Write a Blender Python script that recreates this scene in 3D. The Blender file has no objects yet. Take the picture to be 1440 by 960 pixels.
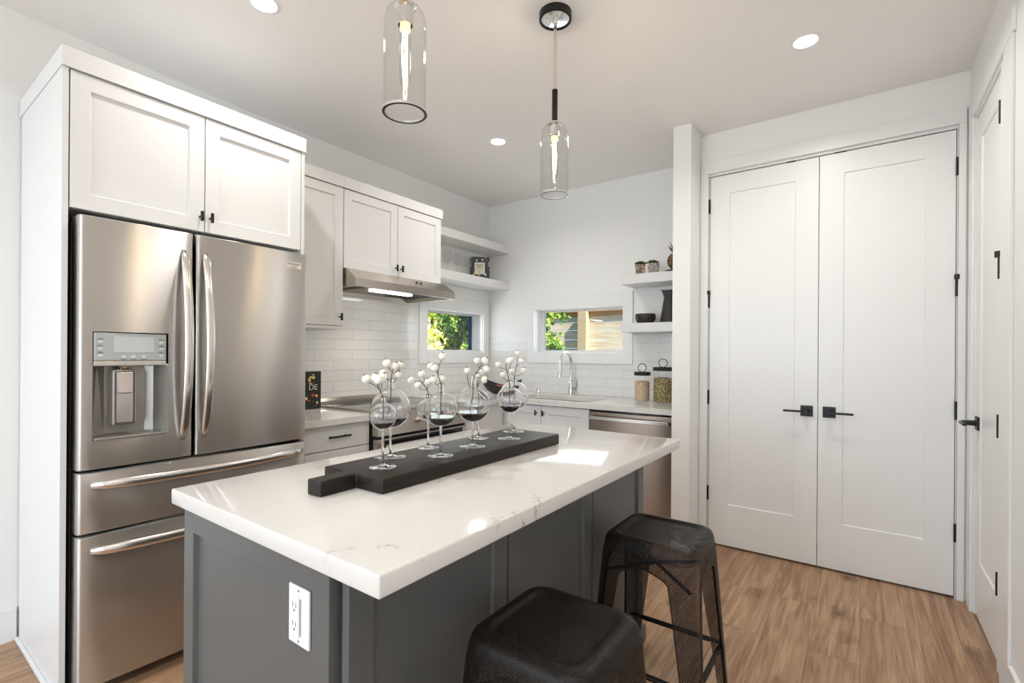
import bpy, bmesh, math, random
from mathutils import Vector, Matrix
sc = bpy.context.scene
COL = sc.collection
PI = math.pi
R = math.radians

# ------------------------------------------------------------------ camera
yaw, roll = R(35.823), R(.3953)
F = Vector((-math.sin(yaw), math.cos(yaw), 0)); R0 = Vector((math.cos(yaw), math.sin(yaw), 0)); U0 = Vector((0, 0, 1))
RR = math.cos(roll)*R0 + math.sin(roll)*U0; UU = -math.sin(roll)*R0 + math.cos(roll)*U0
cam = bpy.data.cameras.new('camera'); co = bpy.data.objects.new('camera', cam); COL.objects.link(co)
m = Matrix.Identity(4)
for i in range(3):
    m[i][0] = RR[i]; m[i][1] = UU[i]; m[i][2] = -F[i]
m[2][3] = 1.262
co.matrix_world = m
cam.sensor_width = 36; cam.lens = 681.93*36/1440; cam.shift_y = 17.04/1440; cam.clip_start = .02; cam.clip_end = 200
sc.camera = co

# ------------------------------------------------------------------ light
sc.view_settings.view_transform = 'Standard'; sc.view_settings.look = 'None'
sc.view_settings.gamma = 1; sc.view_settings.use_curve_mapping = False
sc.view_settings.exposure = 0.18
W = bpy.data.worlds.new('world'); sc.world = W; W.use_nodes = True
wn = W.node_tree.nodes; wl = W.node_tree.links
sky = wn.new('ShaderNodeTexSky'); sky.sky_type = 'HOSEK_WILKIE'
sky.sun_direction = Vector((.85, -.35, .95)).normalized(); sky.turbidity = 3
wn['Background'].inputs[1].default_value = 4.8
wl.new(sky.outputs[0], wn['Background'].inputs[0])
sun = bpy.data.lights.new('sun', 'SUN'); sun.energy = 9.0; sun.angle = R(.6); sun.color = (1, .93, .82)
so = bpy.data.objects.new('sun', sun); COL.objects.link(so)
so.rotation_euler = Vector((.85, -.35, .95)).to_track_quat('Z', 'Y').to_euler()

def area(name, loc, direction, sx, sy, power, color):
    l = bpy.data.lights.new(name, 'AREA'); l.shape = 'RECTANGLE'; l.size = sx; l.size_y = sy; l.energy = power; l.color = color
    o = bpy.data.objects.new(name, l); COL.objects.link(o); o.location = loc
    o.rotation_euler = Vector(direction).to_track_quat('-Z', 'Y').to_euler(); return o
# daylight lamps, added as fill at unseen living-area windows behind the camera
area('daylight_fill', (-1.55, -3.93, 1.35), (0, 1, 0), 2.3, 2.1, 74, (.74, .87, 1))
area('daylight_fill', (1.75, -3.93, 1.35), (0, 1, 0), 2.3, 2.1, 52, (.74, .87, 1))
area('daylight_fill', (3.93, -1.2, 1.35), (-1, 0, 0), 3.0, 2.1, 46, (.74, .87, 1))

# daylight at the two kitchen windows
area('daylight_fill', (-3.10, 3.36, 1.46), (1, 0, 0), .70, .34, 1.3, (.86, .94, 1))
area('daylight_fill', (-2.06, 3.875, 1.47), (0, -1, 0), .82, .36, 1.6, (.92, .97, 1))

# ------------------------------------------------------------------ materials
def mat(name, col, rough=.5, metal=0, **k):
    m = bpy.data.materials.new(name); m.use_nodes = True
    b = m.node_tree.nodes['Principled BSDF']
    b.inputs['Base Color'].default_value = (*col, 1); b.inputs['Roughness'].default_value = rough; b.inputs['Metallic'].default_value = metal
    for a, v in k.items(): b.inputs[a.replace('_', ' ')].default_value = v
    return m
def s2l(r, g, b): return tuple(((c/255+.055)/1.055)**2.4 if c > 10 else c/255/12.92 for c in (r, g, b))
def nt(m): return m.node_tree.nodes, m.node_tree.links, m.node_tree.nodes['Principled BSDF']
def ramp(N, stops, interp='LINEAR'):
    r = N.new('ShaderNodeValToRGB'); e = r.color_ramp.elements; r.color_ramp.interpolation = interp
    while len(e) > 1: e.remove(e[-1])
    e[0].position = stops[0][0]; e[0].color = (*stops[0][1], 1)
    for p, c in stops[1:]:
        q = e.new(p); q.color = (*c, 1)
    return r
def math_(N, L, op, a, b=None, c=None):
    n = N.new('ShaderNodeMath'); n.operation = op
    for i, v in enumerate((a, b, c)):
        if v is None: continue
        if isinstance(v, (int, float)): n.inputs[i].default_value = v
        else: L.new(v, n.inputs[i])
    return n.outputs[0]

M = {}
M['wall'] = mat('wall_paint', s2l(241, 240, 237), .6)
M['ceiling'] = mat('ceiling_paint', s2l(246, 244, 242), .8)
M['trim'] = mat('trim_paint', s2l(238, 238, 236), .35)
M['cab'] = mat('cabinet_white', s2l(227, 226, 224), .38)
M['cabdark'] = mat('toe_kick', s2l(70, 66, 62), .6)
M['island'] = mat('island_grey_paint', s2l(94, 95, 94), .36)
M['black'] = mat('black_metal', (.012, .011, .010), .38, .3)
M['blackmatte'] = mat('black_matte', (.012, .011, .011), .6)
M['gap'] = mat('dark_gap', (.008, .008, .008), .8)
M['chrome'] = mat('chrome', (.82, .82, .82), .06, 1)
M['champagne'] = mat('warm_chrome_rod', (.72, .68, .60), .22, 1)
M['plastic'] = mat('white_plastic', (.82, .82, .82), .3)
M['panelgrey'] = mat('control_panel_grey', s2l(188, 194, 192), .3, .2)
M['dispgrey'] = mat('dispenser_grey', s2l(172, 168, 162), .3, .6)
M['glassblack'] = mat('black_glass', (.010, .010, .012), .06)
M['ceramic'] = mat('dark_brown_ceramic', s2l(44, 37, 30), .5)
M['bowlblack'] = mat('black_bowl', (.015, .012, .013), .3)
M['green'] = mat('succulent_green', s2l(70, 92, 30), .7)
M['stem'] = mat('stem_green', s2l(78, 74, 52), .7)
M['berry'] = mat('cream_berry', s2l(246, 239, 226), .4)
M['calyx'] = mat('berry_calyx', s2l(92, 70, 40), .8)
M['fruit'] = mat('fruit_red', s2l(150, 40, 32), .35)
M['white_paper'] = mat('paper', s2l(222, 214, 198), .7)
M['ink'] = mat('ink', (.03, .03, .03), .7)
M['winframe'] = mat('window_vinyl', (.8, .8, .8), .3)
M['blueframe'] = mat('blue_frame', s2l(38, 78, 110), .5)
M['soil'] = mat('soil_ground', s2l(90, 80, 60), .9)

def glass(name, col=(1, 1, 1), rough=0, ior=1.45):
    m = mat(name, col, rough); b = m.node_tree.nodes['Principled BSDF']
    b.inputs['Transmission Weight'].default_value = 1; b.inputs['IOR'].default_value = ior
    return m
M['glass'] = glass('clear_glass')
M['liquid'] = glass('water_board_tint', (.05, .04, .035), 0, 1.33)  # water; its dark colour paints in the black board refracted through it
def thin(name, tint=(1, 1, 1), ior=1.45, gain=1.0):
    m = bpy.data.materials.new(name); m.use_nodes = True; N = m.node_tree.nodes; L = m.node_tree.links
    N.remove(N['Principled BSDF']); t = N.new('ShaderNodeBsdfTransparent'); t.inputs[0].default_value = (*tint, 1)
    g = N.new('ShaderNodeBsdfGlossy'); g.inputs['Roughness'].default_value = .02
    f = N.new('ShaderNodeLayerWeight'); f.inputs[0].default_value = .5; x = N.new('ShaderNodeMixShader')
    p = math_(N, L, 'POWER', f.outputs['Facing'], 4.0); p = math_(N, L, 'MULTIPLY_ADD', p, .8*gain, .035*gain)
    L.new(p, x.inputs[0]); L.new(t.outputs[0], x.inputs[1]); L.new(g.outputs[0], x.inputs[2])
    L.new(x.outputs[0], N['Material Output'].inputs[0]); return m
M['pane'] = thin('window_glass', (.97, .98, .98))
M['stemware'] = thin('clear_stemware', (.97, .97, .97), 1.5, .7)
M['thinner'] = thin('thin_stemware_glass', (1, 1, 1), 1.5, .3)
M['thin'] = thin('thin_lamp_glass', (.975, .975, .97), 1.5, .6)
def emit(name, col, s):
    m = mat(name, (0, 0, 0)); b = m.node_tree.nodes['Principled BSDF']
    b.inputs['Emission Color'].default_value = (*col, 1); b.inputs['Emission Strength'].default_value = s; return m
M['lens'] = emit('downlight_lens', (1, .95, .88), 9)
M['filament'] = emit('filament_glow', (1, .82, .52), 60)
M['bulbcap'] = emit('bulb_neck_glow', (1, .78, .30), 2.2)
M['hoodlamp'] = emit('hood_lamp_lens', (1, .97, .92), 12)

def steel(name, col, rough, axis='Z', scale=(1, 1, 1), aniso=.75):
    m = mat(name, col, rough, 1); N, L, b = nt(m)
    b.inputs['Anisotropic'].default_value = aniso; b.inputs['Anisotropic Rotation'].default_value = .25
    t = N.new('ShaderNodeTangent'); t.direction_type = 'RADIAL'; t.axis = axis; L.new(t.outputs[0], b.inputs['Tangent'])
    tc = N.new('ShaderNodeTexCoord'); mp = N.new('ShaderNodeMapping'); mp.inputs['Scale'].default_value = scale
    n = N.new('ShaderNodeTexNoise'); n.inputs['Scale'].default_value = 1; n.inputs['Detail'].default_value = 3
    L.new(tc.outputs['Object'], mp.inputs[0]); L.new(mp.outputs[0], n.inputs[0])
    mr = N.new('ShaderNodeMapRange'); mr.inputs[3].default_value = rough*.985; mr.inputs[4].default_value = rough*1.015
    L.new(n.outputs[0], mr.inputs[0]); L.new(mr.outputs[0], b.inputs['Roughness'])
    return m
M['steel'] = steel('brushed_stainless', s2l(204, 200, 196), .33, 'Z', (6, 6, 900), 1.0)
M['steel2'] = steel('stainless_handle', (.74, .72, .69), .2, 'Z', (5, 5, 5), 0)
M['steelhood'] = steel('stainless_hood', s2l(190, 182, 172), .3, 'Z', (6, 6, 900), .6)

# walnut brown vinyl planks running along Y
def floor_mat():
    m = mat('oak_plank_floor', (.3, .2, .12), .42); N, L, b = nt(m)
    tc = N.new('ShaderNodeTexCoord'); mp = N.new('ShaderNodeMapping'); mp.inputs['Rotation'].default_value = (0, 0, PI/2)
    L.new(tc.outputs['Object'], mp.inputs[0])
    br = N.new('ShaderNodeTexBrick'); br.offset = .37; br.inputs['Scale'].default_value = 1
    br.inputs['Brick Width'].default_value = 1.22; br.inputs['Row Height'].default_value = .18; br.inputs['Mortar Size'].default_value = .0011
    br.inputs['Color1'].default_value = (0, 0, 0, 1); br.inputs['Color2'].default_value = (1, 1, 1, 1); br.inputs['Mortar'].default_value = (.5, .5, .5, 1)
    L.new(mp.outputs[0], br.inputs[0])
    # shift the grain per plank
    sc_ = N.new('ShaderNodeVectorMath'); sc_.operation = 'SCALE'; sc_.inputs[3].default_value = 9; L.new(br.outputs['Color'], sc_.inputs[0])
    ad = N.new('ShaderNodeVectorMath'); L.new(tc.outputs['Object'], ad.inputs[0]); L.new(sc_.outputs[0], ad.inputs[1])
    m2 = N.new('ShaderNodeMapping'); m2.inputs['Scale'].default_value = (12, .65, 1); L.new(ad.outputs[0], m2.inputs[0])
    n1 = N.new('ShaderNodeTexNoise'); n1.inputs['Scale'].default_value = 2.2; n1.inputs['Detail'].default_value = 9; n1.inputs['Roughness'].default_value = .62; n1.inputs['Distortion'].default_value = 1.1
    L.new(m2.outputs[0], n1.inputs[0])
    r1 = ramp(N, [(.25, s2l(118, 86, 62)), (.42, s2l(154, 119, 90)), (.55, s2l(180, 145, 113)), (.75, s2l(198, 166, 134))]); L.new(n1.outputs[0], r1.inputs[0])
    m3 = N.new('ShaderNodeMapping'); m3.inputs['Scale'].default_value = (70, 1.6, 1); L.new(ad.outputs[0], m3.inputs[0])
    n2 = N.new('ShaderNodeTexNoise'); n2.inputs['Scale'].default_value = 3; n2.inputs['Detail'].default_value = 6; L.new(m3.outputs[0], n2.inputs[0])
    r2 = ramp(N, [(.35, (.72, .70, .68)), (.6, (1, 1, 1))]); L.new(n2.outputs[0], r2.inputs[0])
    mx = N.new('ShaderNodeMix'); mx.data_type = 'RGBA'; mx.blend_type = 'MULTIPLY'; mx.inputs[0].default_value = .8
    L.new(r1.outputs[0], mx.inputs[6]); L.new(r2.outputs[0], mx.inputs[7])
    # knots
    m4 = N.new('ShaderNodeMapping'); m4.inputs['Scale'].default_value = (4.6, 2.6, 1); L.new(ad.outputs[0], m4.inputs[0])
    nd = N.new('ShaderNodeTexNoise'); nd.inputs['Scale'].default_value = 7; nd.inputs['Detail'].default_value = 4; L.new(m4.outputs[0], nd.inputs[0])
    ns = N.new('ShaderNodeVectorMath'); ns.operation = 'SCALE'; ns.inputs[3].default_value = .30; L.new(nd.outputs['Color'], ns.inputs[0])
    na = N.new('ShaderNodeVectorMath'); L.new(m4.outputs[0], na.inputs[0]); L.new(ns.outputs[0], na.inputs[1])
    vo = N.new('ShaderNodeTexVoronoi'); vo.inputs['Scale'].default_value = 1.0; L.new(na.outputs[0], vo.inputs[0])
    r3 = ramp(N, [(0.05, (.17, .12, .085)), (.12, (.60, .52, .45)), (.26, (1, 1, 1))]); L.new(vo.outputs['Distance'], r3.inputs[0])
    mk = N.new('ShaderNodeMix'); mk.data_type = 'RGBA'; mk.blend_type = 'MULTIPLY'; mk.inputs[0].default_value = .85
    L.new(mx.outputs[2], mk.inputs[6]); L.new(r3.outputs[0], mk.inputs[7])
    # plank tone
    r4 = ramp(N, [(0, (.94, .93, .92)), (1, (1.04, 1.04, 1.04))]); L.new(br.outputs['Color'], r4.inputs[0])
    mp2 = N.new('ShaderNodeMix'); mp2.data_type = 'RGBA'; mp2.blend_type = 'MULTIPLY'; mp2.inputs[0].default_value = 1
    L.new(mk.outputs[2], mp2.inputs[6]); L.new(r4.outputs[0], mp2.inputs[7])
    mg = N.new('ShaderNodeMix'); mg.data_type = 'RGBA'; L.new(math_(N, L, 'MULTIPLY', br.outputs['Fac'], .55), mg.inputs[0]); L.new(mp2.outputs[2], mg.inputs[6]); mg.inputs[7].default_value = (.05, .035, .022, 1)
    L.new(mg.outputs[2], b.inputs['Base Color'])
    bp = N.new('ShaderNodeBump'); bp.inputs['Strength'].default_value = .12; bp.inputs['Distance'].default_value = .002; L.new(n2.outputs[0], bp.inputs['Height']); L.new(bp.outputs[0], b.inputs['Normal'])
    return m
M['floor'] = floor_mat()

def quartz():
    m = mat('white_quartz', s2l(220, 216, 210), .08); N, L, b = nt(m)
    tc = N.new('ShaderNodeTexCoord'); mp = N.new('ShaderNodeMapping'); mp.inputs['Rotation'].default_value = (0, 0, .5); mp.inputs['Scale'].default_value = (1, .8, 1); L.new(tc.outputs['Object'], mp.inputs[0])
    nd = N.new('ShaderNodeTexNoise'); nd.inputs['Scale'].default_value = 5; nd.inputs['Detail'].default_value = 8; nd.inputs['Roughness'].default_value = .7; L.new(mp.outputs[0], nd.inputs[0])
    s = N.new('ShaderNodeVectorMath'); s.operation = 'SCALE'; s.inputs[3].default_value = .42; L.new(nd.outputs['Color'], s.inputs[0])
    a = N.new('ShaderNodeVectorMath'); L.new(mp.outputs[0], a.inputs[0]); L.new(s.outputs[0], a.inputs[1])
    vo = N.new('ShaderNodeTexVoronoi'); vo.feature = 'DISTANCE_TO_EDGE'; vo.inputs['Scale'].default_value = 2.1; L.new(a.outputs[0], vo.inputs[0])
    r = ramp(N, [(0, (1, 1, 1)), (.012, (.35, .35, .35)), (.03, (0, 0, 0))]); L.new(vo.outputs['Distance'], r.inputs[0])
    n2 = N.new('ShaderNodeTexNoise'); n2.inputs['Scale'].default_value = 3.0; n2.inputs['Detail'].default_value = 3; L.new(mp.outputs[0], n2.inputs[0])
    r2 = ramp(N, [(.52, (0, 0, 0)), (.66, (1, 1, 1))]); L.new(n2.outputs[0], r2.inputs[0])
    n3 = N.new('ShaderNodeTexNoise'); n3.inputs['Scale'].default_value = 60; n3.inputs['Detail'].default_value = 4; L.new(mp.outputs[0], n3.inputs[0])
    r3 = ramp(N, [(.45, (0, 0, 0)), (.6, (1, 1, 1))]); L.new(n3.outputs[0], r3.inputs[0])
    f = math_(N, L, 'MULTIPLY', r.outputs[0], r2.outputs[0]); f = math_(N, L, 'MULTIPLY', f, r3.outputs[0]); f = math_(N, L, 'MULTIPLY', f, .75)
    mx = N.new('ShaderNodeMix'); mx.data_type = 'RGBA'; L.new(f, mx.inputs[0]); mx.inputs[6].default_value = (*s2l(220, 216, 210), 1); mx.inputs[7].default_value = (*s2l(138, 122, 104), 1)
    L.new(mx.outputs[2], b.inputs['Base Color']); return m
M['quartz'] = quartz()

def tile(name, axis, ph_u, ph_z):
    m = mat(name, s2l(232, 230, 226), .07); N, L, b = nt(m)
    tc = N.new('ShaderNodeTexCoord'); sp = N.new('ShaderNodeSeparateXYZ'); L.new(tc.outputs['Object'], sp.inputs[0]); cb = N.new('ShaderNodeCombineXYZ')
    L.new(math_(N, L, 'ADD', sp.outputs[axis], ph_u), cb.inputs[0]); L.new(math_(N, L, 'ADD', sp.outputs[2], ph_z), cb.inputs[1])
    br = N.new('ShaderNodeTexBrick'); br.offset = .5; br.inputs['Scale'].default_value = 1; br.inputs['Brick Width'].default_value = .305; br.inputs['Row Height'].default_value = .0755
    br.inputs['Mortar Size'].default_value = .0011; br.inputs['Mortar Smooth'].default_value = .3
    c = s2l(233, 231, 227)
    br.inputs['Color1'].default_value = (*c, 1); br.inputs['Color2'].default_value = (*[v*.985 for v in c], 1); br.inputs['Mortar'].default_value = (*s2l(176, 172, 166), 1)
    L.new(cb.outputs[0], br.inputs[0]); L.new(br.outputs['Color'], b.inputs['Base Color'])
    bp = N.new('ShaderNodeBump'); bp.inputs['Strength'].default_value = .5; bp.inputs['Distance'].default_value = .001; bp.invert = True; L.new(br.outputs['Fac'], bp.inputs['Height'])
    L.new(bp.outputs[0], b.inputs['Normal'])
    L.new(math_(N, L, 'MULTIPLY_ADD', br.outputs['Fac'], .5, .07), b.inputs['Roughness'])
    return m

def mesh_metal(name, hr):
    m = mat(name, s2l(34, 30, 27), .42, .6); N, L, b = nt(m)
    uv = N.new('ShaderNodeUVMap'); sp = N.new('ShaderNodeSeparateXYZ'); L.new(uv.outputs[0], sp.inputs[0]); s = .0056
    x = math_(N, L, 'DIVIDE', sp.outputs[0], s); y = math_(N, L, 'DIVIDE', sp.outputs[1], s*1.732)
    def dist(o):
        fx = math_(N, L, 'SUBTRACT', math_(N, L, 'FRACT', math_(N, L, 'ADD', x, o)), .5)
        fy = math_(N, L, 'MULTIPLY', math_(N, L, 'SUBTRACT', math_(N, L, 'FRACT', math_(N, L, 'ADD', y, o)), .5), 1.732)
        return math_(N, L, 'ADD', math_(N, L, 'MULTIPLY', fx, fx), math_(N, L, 'MULTIPLY', fy, fy))
    d = math_(N, L, 'MINIMUM', dist(100.0), dist(100.5))
    L.new(math_(N, L, 'GREATER_THAN', d, hr**2), b.inputs['Alpha']); return m
M['mesh'] = mesh_metal('perforated_black_metal', .25); M['meshseat'] = mesh_metal('finely_perforated_black_metal', .17)
M['stoolbar'] = mat('stool_tube_metal', s2l(40, 36, 33), .4, .7)

def wood_dark():
    m = mat('charred_wood', (.02, .016, .013), .42); N, L, b = nt(m); b.inputs['Specular IOR Level'].default_value = .3
    tc = N.new('ShaderNodeTexCoord'); mp = N.new('ShaderNodeMapping'); mp.inputs['Scale'].default_value = (26, 2.0, 26); L.new(tc.outputs['Object'], mp.inputs[0])
    n = N.new('ShaderNodeTexNoise'); n.inputs['Scale'].default_value = 3; n.inputs['Detail'].default_value = 7; n.inputs['Distortion'].default_value = .8; L.new(mp.outputs[0], n.inputs[0])
    r = ramp(N, [(.3, s2l(22, 16, 12)), (.6, s2l(40, 31, 24)), (.8, s2l(70, 56, 44))]); L.new(n.outputs[0], r.inputs[0]); L.new(r.outputs[0], b.inputs['Base Color'])
    mr = N.new('ShaderNodeMapRange'); mr.inputs[3].default_value = .28; mr.inputs[4].default_value = .55; L.new(n.outputs[0], mr.inputs[0]); L.new(mr.outputs[0], b.inputs['Roughness'])
    bp = N.new('ShaderNodeBump'); bp.inputs['Strength'].default_value = .5; bp.inputs['Distance'].default_value = .002; L.new(n.outputs[0], bp.inputs['Height']); L.new(bp.outputs[0], b.inputs['Normal'])
    return m
M['char'] = wood_dark()

def blobs(name, cols, scale, base, rough=.5, thr=.34):
    """dark cover or filling with round coloured blobs"""
    m = mat(name, base, rough); N, L, b = nt(m)
    tc = N.new('ShaderNodeTexCoord'); vo = N.new('ShaderNodeTexVoronoi'); vo.inputs['Scale'].default_value = scale; L.new(tc.outputs['Object'], vo.inputs[0])
    sp = N.new('ShaderNodeSeparateColor'); L.new(vo.outputs['Color'], sp.inputs[0])
    st = [(i/len(cols), c) for i, c in enumerate(cols)]
    r = ramp(N, st, 'CONSTANT'); L.new(sp.outputs[0], r.inputs[0])
    mx = N.new('ShaderNodeMix'); mx.data_type = 'RGBA'; L.new(math_(N, L, 'LESS_THAN', vo.outputs['Distance'], thr), mx.inputs[0])
    mx.inputs[6].default_value = (*base, 1); L.new(r.outputs[0], mx.inputs[7]); L.new(mx.outputs[2], b.inputs['Base Color']); return m
K = s2l
M['cover_tomato'] = blobs('tomato_cover', [K(30, 45, 25), K(190, 52, 34), K(222, 180, 100), K(40, 60, 32), K(196, 64, 40), K(228, 205, 150)], 40, K(22, 30, 20), .3, .45)
M['cover_black'] = mat('black_cover', K(34, 38, 28), .35)
M['cover_navy'] = blobs('navy_cover', [K(20, 26, 42), K(200, 140, 110), K(24, 30, 48), K(120, 50, 52), K(28, 34, 50), K(226, 190, 60), K(22, 26, 40), K(210, 214, 216)], 38, K(22, 28, 44), .4, .42)
M['grain_tan'] = blobs('tan_grain', [K(222, 200, 172), K(196, 168, 138), K(232, 214, 188), K(170, 138, 108)], 240, K(176, 150, 120), .7, .5)
M['grain_green'] = blobs('green_seed', [K(196, 180, 120), K(140, 120, 62), K(218, 204, 150), K(108, 92, 48)], 170, K(98, 82, 44), .7, .5)
M['pebble'] = blobs('pebble_fill', [K(200, 180, 158), K(150, 122, 96), K(226, 206, 184), K(120, 104, 84), K(190, 150, 120)], 130, K(98, 80, 62), .6, .5)
M['pineapple'] = blobs('bronze_scales', [K(170, 116, 60), K(120, 76, 36), K(196, 140, 80)], 110, K(52, 30, 14), .35, .42)
M['leaf'] = blobs('leaf_green', [K(110, 156, 46), K(80, 130, 40), K(160, 190, 70), K(60, 104, 36)], 9, K(100, 140, 46), .6, 5)
M['leafyellow'] = blobs('leaf_yellow', [K(222, 228, 90), K(244, 240, 150), K(190, 210, 80), K(250, 248, 190)], 7, K(226, 230, 110), .6, 5)
M['leafred'] = mat('bark', K(96, 74, 56), .9)
def fence_mat():
    m = mat('weathered_fence_board', K(168, 160, 142), .85); N, L, b = nt(m)
    tc = N.new('ShaderNodeTexCoord'); mp = N.new('ShaderNodeMapping'); mp.inputs['Scale'].default_value = (1.5, 10, 22); L.new(tc.outputs['Object'], mp.inputs[0])
    n = N.new('ShaderNodeTexNoise'); n.inputs['Scale'].default_value = 2; n.inputs['Detail'].default_value = 6; n.inputs['Distortion'].default_value = 1; L.new(mp.outputs[0], n.inputs[0])
    r = ramp(N, [(.3, K(196, 180, 150)), (.55, K(224, 212, 188)), (.75, K(236, 228, 208))]); L.new(n.outputs[0], r.inputs[0])
    vo = N.new('ShaderNodeTexVoronoi'); vo.inputs['Scale'].default_value = 2.6; L.new(tc.outputs['Object'], vo.inputs[0])
    r3 = ramp(N, [(0.04, (.3, .24, .18)), (.09, (1, 1, 1))]); L.new(vo.outputs['Distance'], r3.inputs[0])
    mk = N.new('ShaderNodeMix'); mk.data_type = 'RGBA'; mk.blend_type = 'MULTIPLY'; mk.inputs[0].default_value = 1
    L.new(r.outputs[0], mk.inputs[6]); L.new(r3.outputs[0], mk.inputs[7]); L.new(mk.outputs[2], b.inputs['Base Color']); return m
M['fence'] = fence_mat()
M['fencerail'] = mat('fence_cap_sun_tint', K(196, 150, 106), .8)  # orange tone paints warm sunlight onto the top rail
M['fencepost'] = mat('fence_post', K(200, 180, 150), .85)

# ------------------------------------------------------------------ geometry helpers
ORG = {}
def box(bm, x0, x1, y0, y1, z0, z1, bev=0, seg=2):
    x0, x1 = sorted((x0, x1)); y0, y1 = sorted((y0, y1)); z0, z1 = sorted((z0, z1))
    v = [bm.verts.new((x, y, z)) for x in (x0, x1) for y in (y0, y1) for z in (z0, z1)]
    fs = [bm.faces.new([v[i] for i in q]) for q in ((0, 1, 3, 2), (4, 6, 7, 5), (0, 4, 5, 1), (2, 3, 7, 6), (0, 2, 6, 4), (1, 5, 7, 3))]
    if bev > 0:
        es = list({e for f in fs for e in f.edges}); bmesh.ops.bevel(bm, geom=es, offset=bev, segments=seg, affect='EDGES', profile=.5)
def B(*boxes, bev=0, seg=2):
    bm = bmesh.new()
    for b in boxes: box(bm, *b, bev=bev, seg=seg)
    return bm
def loft(bm, rings, cap0=True, cap1=True, close=True):
    vs = [[bm.verts.new(p) for p in r] for r in rings]; n = len(vs[0])
    for a, b in zip(vs, vs[1:]):
        for i in range(n if close else n-1): bm.faces.new((a[i], a[(i+1) % n], b[(i+1) % n], b[i]))
    if cap0 and close: bm.faces.new(vs[0][::-1])
    if cap1 and close: bm.faces.new(vs[-1])
    return vs
def circ(c, r, n, ax=(0, 0, 1)):
    ax = Vector(ax).normalized(); q = Vector((0, 0, 1)).rotation_difference(ax)
    return [Vector(c) + q @ Vector((r*math.cos(2*PI*i/n), r*math.sin(2*PI*i/n), 0)) for i in range(n)]
def cyl(bm, p0, p1, r0, r1=None, n=16):
    r1 = r0 if r1 is None else r1; d = Vector(p1)-Vector(p0); loft(bm, [circ(p0, r0, n, d), circ(p1, r1, n, d)])
def lathe(bm, prof, c=(0, 0, 0), n=32):
    """profile of (r, z); r = 0 ends are collapsed"""
    c = Vector(c); prev = None
    for r, z in prof:
        cur = [bm.verts.new(c+Vector((0, 0, z)))] if r < 1e-6 else [bm.verts.new(c+Vector((r*math.cos(2*PI*i/n), r*math.sin(2*PI*i/n), z))) for i in range(n)]
        if prev:
            for i in range(n):
                j = (i+1) % n
                if len(prev) == 1 and len(cur) == 1: break
                if len(prev) == 1: bm.faces.new((prev[0], cur[j], cur[i]))
                elif len(cur) == 1: bm.faces.new((prev[i], prev[j], cur[0]))
                else: bm.faces.new((prev[i], prev[j], cur[j], cur[i]))
        prev = cur
def tube(bm, pts, r, n=10, caps=True):
    pts = [Vector(p) for p in pts]; rings = []; rr = r if isinstance(r, (list, tuple)) else [r]*len(pts)
    t0 = (pts[1]-pts[0]).normalized(); up = Vector((0, 0, 1)) if abs(t0.z) < .9 else Vector((1, 0, 0)); u = t0.cross(up).normalized()
    for i, p in enumerate(pts):
        t = (pts[min(i+1, len(pts)-1)]-pts[max(i-1, 0)]).normalized(); u = (u-t*u.dot(t)).normalized(); w = t.cross(u)
        rings.append([p+rr[i]*(math.cos(2*PI*k/n)*u+math.sin(2*PI*k/n)*w) for k in range(n)])
    loft(bm, rings, caps, caps)
def smoothpts(pts, k=6):
    """Catmull-Rom through pts"""
    P = [Vector(p) for p in pts]; P = [P[0]*2-P[1]]+P+[P[-1]*2-P[-2]]; out = []
    for i in range(1, len(P)-2):
        for s in range(k):
            t = s/k; a, b, c, d = P[i-1:i+3]
            out.append(.5*((2*b)+(c-a)*t+(2*a-5*b+4*c-d)*t*t+(3*b-a-3*c+d)*t**3))
    out.append(P[-2]); return out
def obj(name, bm, m, parent=None, smooth=False, kind=None, label=None, recalc=True, autos=None):
    if recalc: bmesh.ops.recalc_face_normals(bm, faces=bm.faces[:])
    org = Vector((0, 0, 0)); p = parent
    while p is not None: org += p.location; p = p.parent
    if parent is not None: bm.transform(Matrix.Translation(-org))
    me = bpy.data.meshes.new(name); bm.to_mesh(me); bm.free()
    if isinstance(m, (list, tuple)):
        for q in m: me.materials.append(q)
    else: me.materials.append(m)
    if smooth:
        me.polygons.foreach_set('use_smooth', [True]*len(me.polygons))
        if smooth == 'auto': me.set_sharp_from_angle(angle=R(35))
    o = bpy.data.objects.new(name, me); COL.objects.link(o); o.parent = parent
    if kind: o['kind'] = kind
    if label: o['label'] = label
    return o
def thing(name, loc, label, cat, group=None):
    o = bpy.data.objects.new(name, None); COL.objects.link(o); o.location = loc; o.empty_display_size = .05
    o['label'] = label; o['category'] = cat
    if group: o['group'] = group
    return o
def tag(o, label, cat, group=None):
    o['label'] = label; o['category'] = cat
    if group: o['group'] = group
    return o
def recentre(o, loc):
    """put a one-mesh thing's origin at its base"""
    o.data.transform(Matrix.Translation(-Vector(loc))); o.location = loc; return o
def copy_tree(o, parent=None):
    c = o.copy(); COL.objects.link(c); c.parent = parent
    for ch in list(o.children): copy_tree(ch, c)
    return c
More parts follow.
